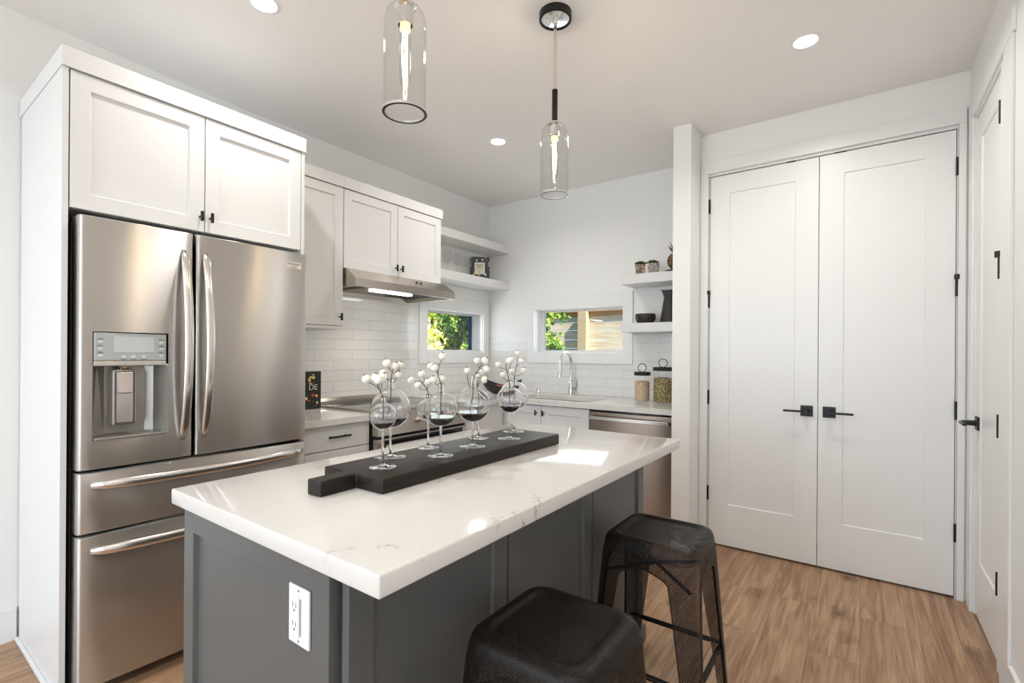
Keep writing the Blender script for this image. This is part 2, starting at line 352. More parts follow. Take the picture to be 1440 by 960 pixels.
def shaker(axis, pos, sgn, u0, u1, z0, z1, th=.02, st=.06, rec=.008, top=None, bot=None):
    """recessed-panel door; front face at pos+sgn*th, back at pos"""
    bm = bmesh.new(); top = st if top is None else top; bot = st if bot is None else bot
    def P(u, z, d): return (pos+sgn*d, u, z) if axis == 'x' else (u, pos+sgn*d, z)
    def ring(a0, a1, b0, b1, d): return [P(a0, b0, d), P(a1, b0, d), P(a1, b1, d), P(a0, b1, d)]
    s = .004; e = .0015
    rings = [ring(u0, u1, z0, z1, 0), ring(u0, u1, z0, z1, th-e), ring(u0+e, u1-e, z0+e, z1-e, th),
             ring(u0+st, u1-st, z0+bot, z1-top, th), ring(u0+st+s, u1-st-s, z0+bot+s, z1-top-s, th-rec)]
    loft(bm, rings); return bm
def tknob(parent, axis, pos, sgn, u, z, h=.045):
    bm = bmesh.new()
    def P(d, du, dz): return (pos+sgn*d, u+du, z+dz) if axis == 'x' else (u+du, pos+sgn*d, z+dz)
    cyl(bm, P(0, 0, 0), P(.022, 0, 0), .0045, n=12)
    a, b = P(.020, -.005, -h/2), P(.031, .005, h/2); box(bm, a[0], b[0], a[1], b[1], a[2], b[2], .001)
    return obj('handle', bm, M['black'], parent)
def textobj(name, s, size, mtx, m, parent, ext=.0004, align='CENTER'):
    cu = bpy.data.curves.new(name, 'FONT'); cu.body = s; cu.size = size; cu.extrude = ext; cu.align_x = align; cu.align_y = 'CENTER'
    t = bpy.data.objects.new('t', cu); COL.objects.link(t); bpy.context.view_layer.update()
    me = bpy.data.meshes.new_from_object(t.evaluated_get(bpy.context.evaluated_depsgraph_get())); bpy.data.objects.remove(t)
    me.transform(mtx); bm = bmesh.new(); bm.from_mesh(me); return obj(name, bm, m, parent, recalc=False)
def facing_x(loc):   # text readable from +x
    return Matrix.Translation(loc) @ Matrix(((0, 0, 1, 0), (1, 0, 0, 0), (0, 1, 0, 0), (0, 0, 0, 1)))
def facing_my(loc):  # text readable from -y
    return Matrix.Translation(loc) @ Matrix(((1, 0, 0, 0), (0, 0, -1, 0), (0, 1, 0, 0), (0, 0, 0, 1)))

# ================================================================== the room
S = 'structure'
WX, WY, CZ = -3.065, 3.84, 2.74
def wallbox(name, *boxes, m='wall'): return obj(name, B(*boxes), M[m], kind=S)
wallbox('floor', (-3.2, 4.1, -4.1, 3.99, -.1, 0), m='floor')
wallbox('ceiling', (-3.2, 4.1, -4.1, 3.99, CZ, CZ+.1), m='ceiling')
wallbox('wall_left', (-3.2, -3.0, -4.0, .4, 0, CZ))
def holed(axis, p0, p1, u0, u1, hu0, hu1, hz0, hz1):
    b = [(u0, hu0, 0, CZ), (hu1, u1, 0, CZ), (hu0, hu1, hz1, CZ)]
    if hz0 > 0: b.append((hu0, hu1, 0, hz0))
    return [(p0, p1, a, c, d, e) if axis == 'x' else (a, c, p0, p1, d, e) for a, c, d, e in b]
# one wall mesh per side; the opening is left free for the window
bm = B(*holed('x', -3.2, WX, 1.385, 3.84, 2.972, 3.74, 1.275, 1.651))
loft(bm, [[(-3.2, .4, z), (-3.0, .4, z), (WX, 1.385, z), (-3.2, 1.385, z)] for z in (0, CZ)]); obj('wall_left_kitchen', bm, M['wall'], kind=S)
wallbox('wall_back', *holed('y', WY, 3.99, -3.2, -1.003, -2.505, -1.622, 1.277, 1.675))
wallbox('wall_partition', (-1.003, -.89, 3.17, 3.84, 0, CZ))
wallbox('wall_closet', *holed('y', 3.41, 3.53, -.89, .448, -.835, .400, 0, 2.458))
wallbox('wall_closet_back', (-.89, .6, 3.84, 3.99, 0, CZ))
wallbox('wall_right', *holed('x', .448, .568, -.9, 3.41, 2.735, 3.275, 0, 2.44))
wallbox('wall_living', (.568, 4.0, 1.6, 1.72, 0, CZ))
wallbox('wall_rear', *holed('y', -4.12, -4.0, -3.2, .1, -2.75, -.35, .25, 2.45), *holed('y', -4.12, -4.0, .1, 4.1, .55, 2.95, .25, 2.45))
wallbox('wall_east', *holed('x', 4.0, 4.12, -4.0, 1.72, -2.75, .35, .25, 2.45))
wallbox('baseboard_left', (-3.0, -2.985, -3.9, .455, 0, .14), m='trim')
wallbox('baseboard_right', (.436, .448, -.9, 2.495, 0, .14), m='trim')
wallbox('baseboard_partition', (-.905, -.885, 3.16, 3.40, 0, .002), m='trim')

# windows -----------------------------------------------------------
def casing(name, axis, pos, sgn, u0, u1, z0, z1, hu0, hu1, hz0, hz1, d=.018):
    bm = bmesh.new()
    for a, b, c, e in ((u0, hu0, z0, z1), (hu1, u1, z0, z1), (hu0, hu1, hz1, z1), (hu0, hu1, z0, hz0)):
        if axis == 'x': box(bm, pos, pos+sgn*d, a, b, c, e, .0015, 1)
        else: box(bm, a, b, pos, pos+sgn*d, c, e, .0015, 1)
    return obj(name, bm, M['trim'], kind=S)
casing('trim_1', 'x', WX, 1, 2.876, 3.823, 1.172, 1.765, 2.972, 3.74, 1.275, 1.651, .02)
casing('trim_2', 'y', WY, -1, -2.58, -1.535, 1.18, 1.793, -2.505, -1.622, 1.277, 1.675, .02)
def window(n, axis, pos, sgn, u0, u1, z0, z1, depth=.12, fr=.028, blue=False):
    bm = bmesh.new()
    def bx(d0, d1, a, b, c, e):
        if axis == 'x': box(bm, pos+sgn*d0, pos+sgn*d1, a, b, c, e)
        else: box(bm, a, b, pos+sgn*d0, pos+sgn*d1, c, e)
    t = .006
    bx(0, .15, u0-.0, u0+t, z0, z1); bx(0, .15, u1-t, u1, z0, z1); bx(0, .15, u0+t, u1-t, z1-t, z1); bx(0, .15, u0+t, u1-t, z0, z0+t)
    w = obj('window_%d' % n, bm, M['trim'], kind=S)
    bm = bmesh.new(); a0, a1, c0, c1 = u0+t, u1-t, z0+t, z1-t; d0, d1 = depth-.02, depth+.02
    bx(d0, d1, a0, a0+fr, c0, c1); bx(d0, d1, a1-fr, a1, c0, c1); bx(d0, d1, a0+fr, a1-fr, c1-fr*.5, c1); bx(d0, d1, a0+fr, a1-fr, c0, c0+fr*.5)
    obj('window_frame', bm, M['winframe'], w)
    if blue:
        bm = bmesh.new(); bx(depth-.012, depth+.018, a1-fr-.02, a1-fr, c0+fr*.5, c1-fr*.5); obj('screen_edge', bm, M['blueframe'], w, label='dark blue screen edge')
    bm = bmesh.new(); bx(depth, depth+.004, a0+fr, a1-fr-(.02 if blue else 0), c0+fr*.5, c1-fr*.5); obj('pane', bm, M['pane'], w)
window(1, 'x', WX, -1, 2.972, 3.74, 1.275, 1.651, blue=True)
window(2, 'y', WY, 1, -2.505, -1.622, 1.277, 1.675)
window(3, 'y', -4.0, -1, -2.75, -.35, .25, 2.45, .06)
window(4, 'y', -4.0, -1, .55, 2.95, .25, 2.45, .06)
window(5, 'x', 4.0, 1, -2.75, .35, .25, 2.45, .06)

# doors -------------------------------------------------------------
bm = B((-.888, -.838, 3.39, 3.41, 0, 2.47), (.402, .433, 3.39, 3.41, 0, 2.47), (-.888, .433, 3.388, 3.41, 2.47, 2.553), bev=.0015, seg=1)
obj('trim_3', bm, M['trim'], kind=S)
bm = B((-.835, -.832, 3.40, 3.50, 0, 2.455), (.397, .400, 3.40, 3.50, 0, 2.455), (-.832, .397, 3.40, 3.50, 2.452, 2.458)); obj('trim_4', bm, M['trim'], kind=S)
HZ = (2.253, 1.625, .982, .345)
def closet_leaf(n, x0, x1, hx, rx, s):
    d = obj('door_%d' % n, shaker('y', 3.448, -1, x0, x1, .012, 2.447, .04, .12, .007, .12, .268), M['trim'], kind=S)
    for z in HZ:
        bm = bmesh.new(); cyl(bm, (hx, 3.399, z-.047), (hx, 3.399, z+.047), .0065, n=12); box(bm, hx-.004, hx+.004, 3.399, 3.407, z-.045, z+.045); obj('hinge', bm, M['black'], d)
    bm = bmesh.new(); cyl(bm, (hx, 3.392, 1.665), (hx, 3.392, 1.69), .011, n=12); obj('hinge_stop', bm, M['black'], d)
    bm = bmesh.new(); box(bm, rx-.032, rx+.032, 3.400, 3.408, .898, .962, .001); rose = obj('handle', bm, M['black'], d)
    bm = bmesh.new(); cyl(bm, (rx, 3.400, .93), (rx, 3.352, .93), .014, .011); box(bm, rx-.009, rx+s*.118, 3.343, 3.357, .924, .936, .002); obj('lever', bm, M['black'], rose)
    bm = bmesh.new(); box(bm, x1-.17 if s < 0 else x0+.075, x1-.12 if s < 0 else x0+.13, 3.402, 3.43, 2.447, 2.4515); obj('ball_catch', bm, M['black'], d)
closet_leaf(1, -.829, -.2135, -.8325, -.2685, -1)
closet_leaf(2, -.2105, .394, .3975, -.155, 1)
# narrow pantry door in the right wall
bm = B((.438, .448, 2.505, 2.64, 0, 2.45), (.438, .448, 3.283, 3.375, 0, 2.45), (.437, .448, 2.49, 3.39, 2.45, 2.54), bev=.0015, seg=1)
obj('trim_5', bm, M['trim'], kind=S)
bm = B((.448, .53, 2.735, 2.739, 0, 2.44), (.448, .53, 3.271, 3.275, 0, 2.44), (.448, .53, 2.739, 3.271, 2.436, 2.44)); obj('trim_6', bm, M['trim'], kind=S)
d = obj('door_3', shaker('x', .496, -1, 2.742, 3.268, .012, 2.434, .04, .095, .007, .12, .268), M['trim'], kind=S)
for z in HZ:
    bm = bmesh.new(); cyl(bm, (.449, 2.741, z-.047), (.449, 2.741, z+.047), .0065, n=12); obj('hinge', bm, M['black'], d)
bm = bmesh.new(); cyl(bm, (.444, 2.741, 1.665), (.444, 2.741, 1.69), .011, n=12); obj('hinge_stop', bm, M['black'], d)
bm = bmesh.new(); box(bm, .447, .456, 3.175, 3.239, .91, .974, .001); rose = obj('handle', bm, M['black'], d)
bm = bmesh.new(); cyl(bm, (.447, 3.207, .942), (.395, 3.207, .942), .014, .011); box(bm, .386, .40, 3.10, 3.216, .936, .948, .002); obj('lever', bm, M['black'], rose)

# tile backsplashes ---------------------------------------------------
zp = .0755*20-1.207
tl = tile('left_wall_tile', 1, .305*10-2.064+(.1525 if (20 % 2) else 0), zp)
tb = tile('back_wall_tile', 0, .305*20+1.4665, zp+.0755*2)
o = obj('tile_backsplash', B((WX, WX+.008, 1.39, 2.876, .895, 1.80), (WX, WX+.008, 2.876, 3.84, .895, 1.172)), tl)
tag(o, 'glossy white subway tile backsplash on the left wall behind the range', 'backsplash')
o = obj('tile_backsplash', B((WX+.008, -2.58, WY-.008, WY, .895, 1.43), (-2.58, -1.535, WY-.008, WY, .895, 1.18), (-1.535, -1.003, WY-.008, WY, .895, 1.43)), tb)
tag(o, 'glossy white subway tile backsplash on the back wall behind the sink', 'backsplash')

# ================================================================== refrigerator and its surround
t = thing('refrigerator_surround', (-2.65, .925, 0), 'tall white cabinet surround built around the refrigerator, two doors on top', 'cabinet')
obj('side_panel', B((-2.962, -2.319, .46, .478, 0, 2.28), bev=.001), M['cab'], t)
obj('side_panel', B((-2.999, -2.319, 1.372, 1.389, 0, 2.28), bev=.001), M['cab'], t)
obj('scribe_strip', B((-2.999, -2.962, .463, .475, 0, 2.30)), M['cab'], t)
obj('shoe_molding', B((-2.975, -2.319, .448, .46, 0, .018), bev=.003), M['cab'], t)
obj('cabinet_box', B((-2.99, -2.342, .479, 1.371, 1.785, 2.279)), M['cab'], t)
obj('crown', B((-2.999, -2.311, .456, 1.393, 2.281, 2.352), bev=.0015), M['cab'], t)
for a, b, hu in ((.482, .923, .905), (.927, 1.368, .945)):
    d = obj('door', shaker('x', -2.340, 1, a, b, 1.781, 2.277, .021, .057), M['cab'], t); tknob(d, 'x', -2.319, 1, hu, 1.842, .042)

t = thing('refrigerator', (-2.6, .93, 0), 'stainless steel French door refrigerator with water dispenser', 'refrigerator')
obj('body', B((-2.96, -2.345, .492, 1.362, .03, 1.735)), mat('fridge_side', (.045, .045, .048), .5), t)
obj('foot_grille', B((-2.9, -2.33, .50, 1.355, .002, .03)), M['gap'], t)
obj('hinge_cover', B((-2.42, -2.33, .50, .56, 1.735, 1.752), bev=.003), M['gap'], t)
def fx(y): return -2.249+.014*(1-((y-.93)/.44)**2)
def fridge_door(y0, y1, z0, z1, hole=None):
    bm = bmesh.new(); r = .010
    ys = [(y0, -.022), (y0+.0015, -.010), (y0+.004, -.004), (y0+.009, -.0005)]
    n = 14; inner = [y0+.012+(y1-y0-.024)*i/n for i in range(n+1)]
    if hole:
        inner = [v for v in inner if min(abs(v-hole[0]), abs(v-hole[1])) > .012]+[hole[0], hole[1]]; inner.sort()
    ys += [(v, 0) for v in inner]+[(y1-.009, -.0005), (y1-.004, -.004), (y1-.0015, -.010), (y1, -.022)]
    zs = [(z0, -.008), (z0+.003, -.001), (z0+.006, 0)]+([(hole[2], 0), (hole[3], 0)] if hole else [])+[(z1-.006, 0), (z1-.003, -.001), (z1, -.008)]
    V = [[bm.verts.new((fx(y)+dy+dz, y, z)) for z, dz in zs] for y, dy in ys]
    for i in range(len(ys)-1):
        for j in range(len(zs)-1):
            if hole and ys[i][0] >= hole[0]-1e-6 and ys[i+1][0] <= hole[1]+1e-6 and zs[j][0] >= hole[2]-1e-6 and zs[j+1][0] <= hole[3]+1e-6: continue
            bm.faces.new((V[i][j], V[i+1][j], V[i+1][j+1], V[i][j+1]))
    ed = [e for e in bm.edges if e.is_boundary and not (hole and hole[0]-.001 <= e.verts[0].co.y <= hole[1]+.001 and hole[2]-.001 <= e.verts[0].co.z <= hole[3]+.001)]
    ex = bmesh.ops.extrude_edge_only(bm, edges=ed); vv = [g for g in ex['geom'] if isinstance(g, bmesh.types.BMVert)]
    for v in vv: v.co.x = -2.335
    bmesh.ops.contextual_create(bm, geom=[e for e in bm.edges if e.is_boundary and abs(e.verts[0].co.x+2.335) < 1e-4 and abs(e.verts[1].co.x+2.335) < 1e-4])
    return bm
HOLE = (.532, .764, .934, 1.332)
def bow(p0, p1, out, wy, wz, n=24):
    """bowed flattened bar handle from p0 to p1 bulging to +x"""
    bm = bmesh.new(); rings = []; p0 = Vector(p0); p1 = Vector(p1); v = abs((p1-p0).z) > .3
    for i in range(n+1):
        t_ = i/n; p = p0.lerp(p1, t_); s = math.sin(PI*min(1, max(0, t_)))**.62; p.x += out*s
        e = min(t_, 1-t_)*n/1.6; w = min(1, (.25+.9*e)**.5) if e < .8 else 1
        rings.append([p+Vector((wy*.55*w*math.cos(a), wy*w*math.sin(a) if v else 0, 0 if v else wz*w*math.sin(a))) for a in [2*PI*k/14 for k in range(14)]])
    loft(bm, rings); return bm
dl = obj('door', fridge_door(.493, .852, .832, 1.748, HOLE), M['steel'], t, smooth='auto', label='left door with the water dispenser')
dr = obj('door', fridge_door(.860, 1.363, .832, 1.748), M['steel'], t, smooth='auto', label='right door')
obj('handle', bow((fx(.815), .815, .905), (fx(.815), .815, 1.672), .062, .0165, 0), M['steel2'], dl, smooth=True)
obj('handle', bow((fx(.893), .893, .905), (fx(.893), .893, 1.676), .062, .0165, 0), M['steel2'], dr, smooth=True)
d = obj('drawer', fridge_door(.493, 1.363, .603, .822), M['steel'], t, smooth='auto', label='upper drawer')
obj('handle', bow((-2.246, .529, .775), (-2.246, 1.345, .775), .055, .022, .0185), M['steel2'], d, smooth=True)
d = obj('drawer', fridge_door(.493, 1.363, .045, .593), M['steel'], t, smooth='auto', label='lower freezer drawer')
obj('handle', bow((-2.246, .529, .538), (-2.246, 1.345, .538), .055, .022, .0185), M['steel2'], d, smooth=True)
# dispenser
xb = fx(.65)
bm = bmesh.new(); h0, h1, hz0, hz1 = HOLE; zc = 1.213; xr = xb-.075
rings = [[(fx(y)-.0005, y, z) for y, z in ((h0, hz0), (h1, hz0), (h1, zc), (h0, zc))], [(xb-.06, y, z) for y, z in ((h0+.012, hz0+.012), (h1-.03, hz0+.012), (h1-.03, zc), (h0+.025, zc))], [(xr, y, z) for y, z in ((h0+.05, hz0+.016), (h1-.055, hz0+.016), (h1-.055, zc), (h0+.05, zc))]]
loft(bm, rings, cap0=False)
obj('dispenser_recess', bm, M['dispgrey'], dl)
obj('drip_tray', B((xb-.062, xb+.001, h0+.004, h1-.004, hz0+.0005, hz0+.010), bev=.003), M['dispgrey'], dl)
bm = B((xb-.04, xb-.0035, h0+.003, h1-.003, zc+.012, hz1-.003), bev=.004); obj('dispenser_bezel', bm, M['panelgrey'], dl)
bm = B((xb-.06, xb-.006, h0+.002, h1-.002, zc-.008, zc+.012), bev=.003); obj('dispenser_lip', bm, M['steel2'], dl)
bm = B((xb-.0035, xb-.0025, .592, .718, 1.257, 1.316), bev=.0004); obj('display', bm, mat('pale_display', K(206, 212, 210), .15), dl)
for k in range(3):
    for y in (.553, .742): obj('button', B((xb-.0036, xb-.0026, y-.007, y+.007, 1.243+.025*k-.001, 1.243+.025*k+.006), bev=.001, seg=1), M['plastic'], dl)
for y in (.622, .652, .684): obj('button', B((xb-.0036, xb-.0026, y-.007, y+.007, 1.238, 1.245), bev=.001, seg=1), M['plastic'], dl)
PT = mat('panel_text', K(110, 116, 116), .5)
for k in range(3):
    for y in (.553, .742): obj('button_label', B(*[(xb-.0036, xb-.0024, y-.009+.002*q, y+.009-.003*q, 1.254+.025*k+.0030*q, 1.2556+.025*k+.0030*q) for q in range(2)]), PT, dl)
for y in (.622, .652, .684): obj('button_label', B((xb-.0036, xb-.0024, y-.010, y+.010, 1.228, 1.231)), PT, dl)
# paddle
obj('paddle_housing', B((xr, xb-.022, .594, .668, .982, 1.192), bev=.007, seg=3), M['dispgrey'], dl)
obj('paddle', B((xb-.024, xb-.018, .604, .658, .992, 1.182), bev=.002), M['steel2'], dl)
obj('paddle_window', B((xb-.0195, xb-.0165, .610, .652, 1.105, 1.176), bev=.002), mat('paddle_pearl', K(216, 202, 196), .3), dl)
bm = bmesh.new()
for a, b, c, e in ((.602, .604, .990, 1.184), (.658, .660, .990, 1.184), (.602, .660, 1.184, 1.186), (.602, .660, .988, .990), (.608, .654, 1.102, 1.104)): box(bm, xb-.026, xb-.0155, a, b, c, e)
obj('paddle_outline', bm, mat('dark_seam', K(80, 70, 64), .5), dl)
bm = bmesh.new(); cyl(bm, (xb-.035, .631, 1.192), (xb-.035, .631, 1.214), .014, .03); obj('nozzle', bm, M['steel2'], dl, smooth='auto')
# brand plate
bp = obj('brand_plate', B((fx(1.29)-.001, fx(1.29)+.003, 1.251, 1.327, 1.668, 1.699), bev=.001), mat('plate_silver', K(225, 215, 205), .35, .2), dr)
textobj('brand_lettering', 'FRIGIDAIRE', .0125, facing_x((fx(1.29)+.0032, 1.289, 1.6885)), mat('plate_ink', K(84, 76, 68), .5), bp)
textobj('brand_lettering', 'GALLERY', .009, facing_x((fx(1.29)+.0032, 1.289, 1.6755)), mat('plate_ink_pale', K(140, 130, 122), .5), bp)

# ================================================================== wall cabinets
def crown(t, y0, y1): obj('crown', B((WX+.001, -2.621, y0, y1, 2.291, 2.36)), M['cab'], t)
t = thing('wall_cabinet', (-2.85, 1.614, 1.426), 'tall narrow white wall cabinet with one door, between refrigerator and range hood', 'cabinet')
obj('cabinet_box', B((WX+.001, -2.652, 1.391, 1.838, 1.426, 2.29)), M['cab'], t); crown(t, 1.391, 1.838)
d = obj('door', shaker('x', -2.651, 1, 1.394, 1.835, 1.428, 2.287, .021, .057), M['cab'], t); tknob(d, 'x', -2.63, 1, 1.812, 1.483)
obj('light_rail', B((WX+.02, -2.636, 1.395, 1.836, 1.406, 1.426), bev=.002), M['cab'], t)
t = thing('wall_cabinet', (-2.85, 2.27, 1.79), 'white two-door wall cabinet above the range hood', 'cabinet')
obj('cabinet_box', B((WX+.001, -2.652, 1.839, 2.703, 1.79, 2.29)), M['cab'], t); crown(t, 1.839, 2.712)
for a, b, hu in ((1.842, 2.272, 2.252), (2.276, 2.701, 2.300)):
    d = obj('door', shaker('x', -2.651, 1, a, b, 1.792, 2.287, .021, .057), M['cab'], t); tknob(d, 'x', -2.63, 1, hu, 1.848)

# range hood
t = thing('range_hood', (-2.8, 2.29, 1.67), 'slim stainless steel range hood under the two-door wall cabinet', 'range hood')
bm = bmesh.new(); y0, y1 = 1.846, 2.742
def rr_(x0, x1, a, b, z): return [(x0, a, z), (x1, a, z), (x1, b, z), (x0, b, z)]
loft(bm, [rr_(-3.03, -2.545, y0+.02, y1-.02, 1.712), rr_(-3.04, -2.532, y0+.012, y1-.012, 1.672), rr_(-3.056, -2.52, y0, y1, 1.672), rr_(-3.056, -2.52, y0, y1, 1.722), rr_(-3.056, -2.605, y0, y1-.018, 1.7895)])
h = obj('hood_shell', bm, M['steelhood'], t)
obj('filter', B((-3.02, -2.56, 1.872, 2.06, 1.700, 1.711)), M['blackmatte'], t)
obj('filter', B((-3.02, -2.66, 2.065, 2.43, 1.698, 1.711)), steel('filter_mesh', K(150, 142, 134), .4, 'Z', (300, 300, 1), 0), t)
obj('filter', B((-3.02, -2.56, 2.435, 2.715, 1.700, 1.711)), M['blackmatte'], t)
for a, b in ((2.14, 2.27), (2.30, 2.50)):
    obj('lamp', B((-2.775, -2.725, a, b, 1.686, 1.70), bev=.003), M['hoodlamp'], t)
for y in (2.39, 2.43):
    bm = bmesh.new(); cyl(bm, (-2.563, y, 1.757), (-2.556, y, 1.762), .007, n=12); obj('switch', bm, M['black'], t)
for y in (2.14, 2.35):
    l = bpy.data.lights.new('hood_light', 'SPOT'); l.energy = 6; l.spot_size = R(120); l.shadow_soft_size = .06; l.spot_blend = 1; l.color = (1, .95, .88)
    o = bpy.data.objects.new('hood_light', l); COL.objects.link(o); o.location = (-2.75, y, 1.68)

# floating shelves
def shelf(x0, x1, y0, y1, z0, z1, label, g):
    o = recentre(obj('floating_shelf', B((x0, x1, y0, y1, z0, z1), bev=.0015), M['cab']), (x0, y0, z0)); tag(o, label, 'shelf', g)
shelf(WX, -2.812, 2.713, 3.839, 2.239, 2.311, 'upper white floating shelf in the left corner, above the wine glasses', 'left corner shelves')
shelf(WX, -2.812, 2.713, 3.839, 1.885, 1.958, 'lower white floating shelf in the left corner holding wine glasses and a book', 'left corner shelves')
shelf(-1.53, -1.004, 3.56, 3.839, 1.806, 1.878, 'white floating shelf at right holding two small succulents', 'right corner shelves')
shelf(-1.53, -1.004, 3.56, 3.839, 1.434, 1.503, 'white floating shelf at right holding the dark bowl and pitcher', 'right corner shelves')

# ================================================================== base cabinets and worktops
CT = .90
t = thing('base_cabinet', (-2.7, 1.62, 0), 'white drawer cabinet between refrigerator and range', 'cabinet')
obj('cabinet_box', B((WX+.01, -2.402, 1.391, 1.850, .1, .862)), M['cab'], t); obj('toe_kick', B((WX+.01, -2.45, 1.391, 1.850, 0, .1)), M['cabdark'], t)
for z0, z1 in ((.722, .856), (.42, .717), (.11, .415)):
    d = obj('drawer', B((-2.401, -2.38, 1.394, 1.848, z0, z1), bev=.0015), M['cab'], t)
    zz = (z0+z1)/2+.005; bm = bmesh.new(); cyl(bm, (-2.352, 1.562, zz), (-2.352, 1.702, zz), .006, n=12)
    for y in (1.585, 1.68): cyl(bm, (-2.38, y, zz), (-2.352, y, zz), .0045, n=10)
    obj('handle', bm, M['black'], d)
o = recentre(obj('countertop', B((WX+.009, -2.338, 1.391, 1.851, .863, CT), bev=.002), M['quartz']), (-2.7, 1.62, .863))
tag(o, 'short white quartz countertop between refrigerator and range', 'countertop')

t = thing('base_cabinet', (-2.7, 2.95, 0), 'white corner base cabinet right of the range', 'cabinet')
obj('cabinet_box', B((WX+.01, -2.402, 2.664, 3.82, .1, .862)), M['cab'], t); obj('toe_kick', B((WX+.01, -2.45, 2.664, 3.82, 0, .1)), M['cabdark'], t)
obj('door', shaker('x', -2.401, 1, 2.667, 3.16, .11, .856, .021, .057), M['cab'], t)
t = thing('base_cabinet', (-2.03, 3.5, 0), 'white two-door sink cabinet beside the dishwasher', 'cabinet')
bm = B((-2.4015, -2.39, 3.235, 3.82, .1, .862), (-1.63, -1.616, 3.235, 3.82, .1, .862), (-2.39, -1.63, 3.235, 3.82, .1, .12), (-2.39, -1.63, 3.81, 3.82, .12, .862)); obj('cabinet_box', bm, M['cab'], t); obj('toe_kick', B((-2.4015, -1.616, 3.29, 3.8, 0, .1)), M['cabdark'], t)
for a, b, hu in ((-2.399, -2.039, -2.075), (-2.035, -1.618, -2.009)):
    d = obj('door', shaker('y', 3.234, -1, a, b, .11, .856, .021, .062), M['cab'], t); tknob(d, 'y', 3.213, -1, hu, .80, .042)

# L-shaped worktop with sink cut-out
SX0, SX1, SY0, SY1 = -2.38, -1.665, 3.285, 3.665
bm = bmesh.new()
for b in ((WX+.009, -2.338, 2.662, 3.19, .863, CT), (WX+.009, SX0, 3.19, WY-.009, .863, CT), (SX1, -1.004, 3.19, WY-.009, .863, CT), (SX0, SX1, 3.19, SY0, .863, CT), (SX0, SX1, SY1, WY-.009, .863, CT)): box(bm, *b)
bmesh.ops.remove_doubles(bm, verts=bm.verts, dist=1e-5)
o = recentre(obj('countertop', bm, M['quartz']), (-2.3, 3.5, .863)); tag(o, 'L-shaped white quartz countertop running round the corner to the sink', 'countertop')
t = thing('sink', (-2.02, 3.47, .68), 'undermount stainless steel sink in the back countertop', 'sink')
bm = bmesh.new(); g = .004
loft(bm, [[(a, b, z) for a, b in ((SX0-q, SY0-q), (SX1+q, SY0-q), (SX1+q, SY1+q), (SX0-q, SY1+q))] for q, z in ((.012, .862), (-g, .862), (-.01, .69), (-.03, .682))], cap0=False)
obj('basin', bm, M['steel2'], t); bm = bmesh.new(); cyl(bm, (-2.02, 3.5, .683), (-2.02, 3.5, .69), .045, n=24); obj('drain', bm, M['chrome'], t, smooth='auto')

# faucet
t = thing('faucet', (-2.07, 3.755, CT), 'chrome gooseneck pull-down faucet behind the sink', 'faucet')
fx0, fy0 = -2.07, 3.755
bm = bmesh.new(); lathe(bm, [(0, 0), (.026, 0), (.026, .006), (.020, .008), (.020, .13), (.0145, .138), (.0145, .14), (0, .14)], (fx0, fy0, CT)); obj('base', bm, M['chrome'], t, smooth='auto')
pts = [(fx0, fy0, CT+.13), (fx0, fy0, CT+.29)]+[(fx0, fy0-.09+.09*math.cos(a), CT+.29+.085*math.sin(a)) for a in [PI*k/12 for k in range(1, 12)]]+[(fx0, fy0-.18, CT+.28), (fx0, fy0-.187, CT+.25)]
bm = bmesh.new(); tube(bm, pts, .0125, 14); obj('neck', bm, M['chrome'], t, smooth='auto')
bm = bmesh.new(); tube(bm, [(fx0, fy0-.187, CT+.255), (fx0, fy0-.192, CT+.22), (fx0, fy0-.198, CT+.165)], [.014, .0165, .0165], 16); obj('spray_head', bm, M['chrome'], t, smooth='auto')
bm = bmesh.new(); cyl(bm, (fx0+.015, fy0, CT+.06), (fx0+.065, fy0, CT+.06), .0155, n=20); cyl(bm, (fx0+.058, fy0, CT+.06), (fx0+.068, fy0-.01, CT+.145), .0045, .004, n=10); obj('lever', bm, M['chrome'], t, smooth='auto')
bm = bmesh.new(); lathe(bm, [(0, 0), (.022, 0), (.022, .004), (.017, .006), (.017, .05), (.014, .056), (0, .056)], (0, 0, 0), 24); o = obj('air_gap', bm, M['chrome'], smooth='auto'); o.location = (-2.40, 3.745, CT); tag(o, 'small chrome air gap cap left of the faucet', 'air gap')
bm = bmesh.new(); lathe(bm, [(0, 0), (.021, 0), (.021, .003), (.012, .007), (.009, .012), (0, .012)], (0, 0, 0), 24); o = obj('disposal_button', bm, M['chrome'], smooth='auto'); o.location = (-1.672, 3.76, CT); tag(o, 'tiny round chrome button set in the countertop right of the faucet', 'button')

# dishwasher
t = thing('dishwasher', (-1.31, 3.5, 0), 'stainless steel dishwasher with a flat bar handle under the back countertop', 'dishwasher')
obj('body', B((-1.613, -1.006, 3.235, 3.8, .02, .86)), M['gap'], t)
obj('door', B((-1.611, -1.008, 3.192, 3.233, .11, .846), bev=.002), steel('dishwasher_steel', K(172, 160, 150), .24, 'Z', (6, 6, 900)), t)
obj('control_strip', B((-1.611, -1.008, 3.20, 3.233, .848, .861)), M['glassblack'], t)
bm = B((-1.59, -1.02, 3.142, 3.156, .797, .820), bev=.002); h = obj('handle', bm, M['steel2'], t)
for a in (-1.585, -1.05): obj('handle_mount', B((a, a+.025, 3.156, 3.192, .80, .817)), M['gap'], h)
obj('toe_kick', B((-1.611, -1.008, 3.26, 3.30, 0, .105)), M['gap'], t)

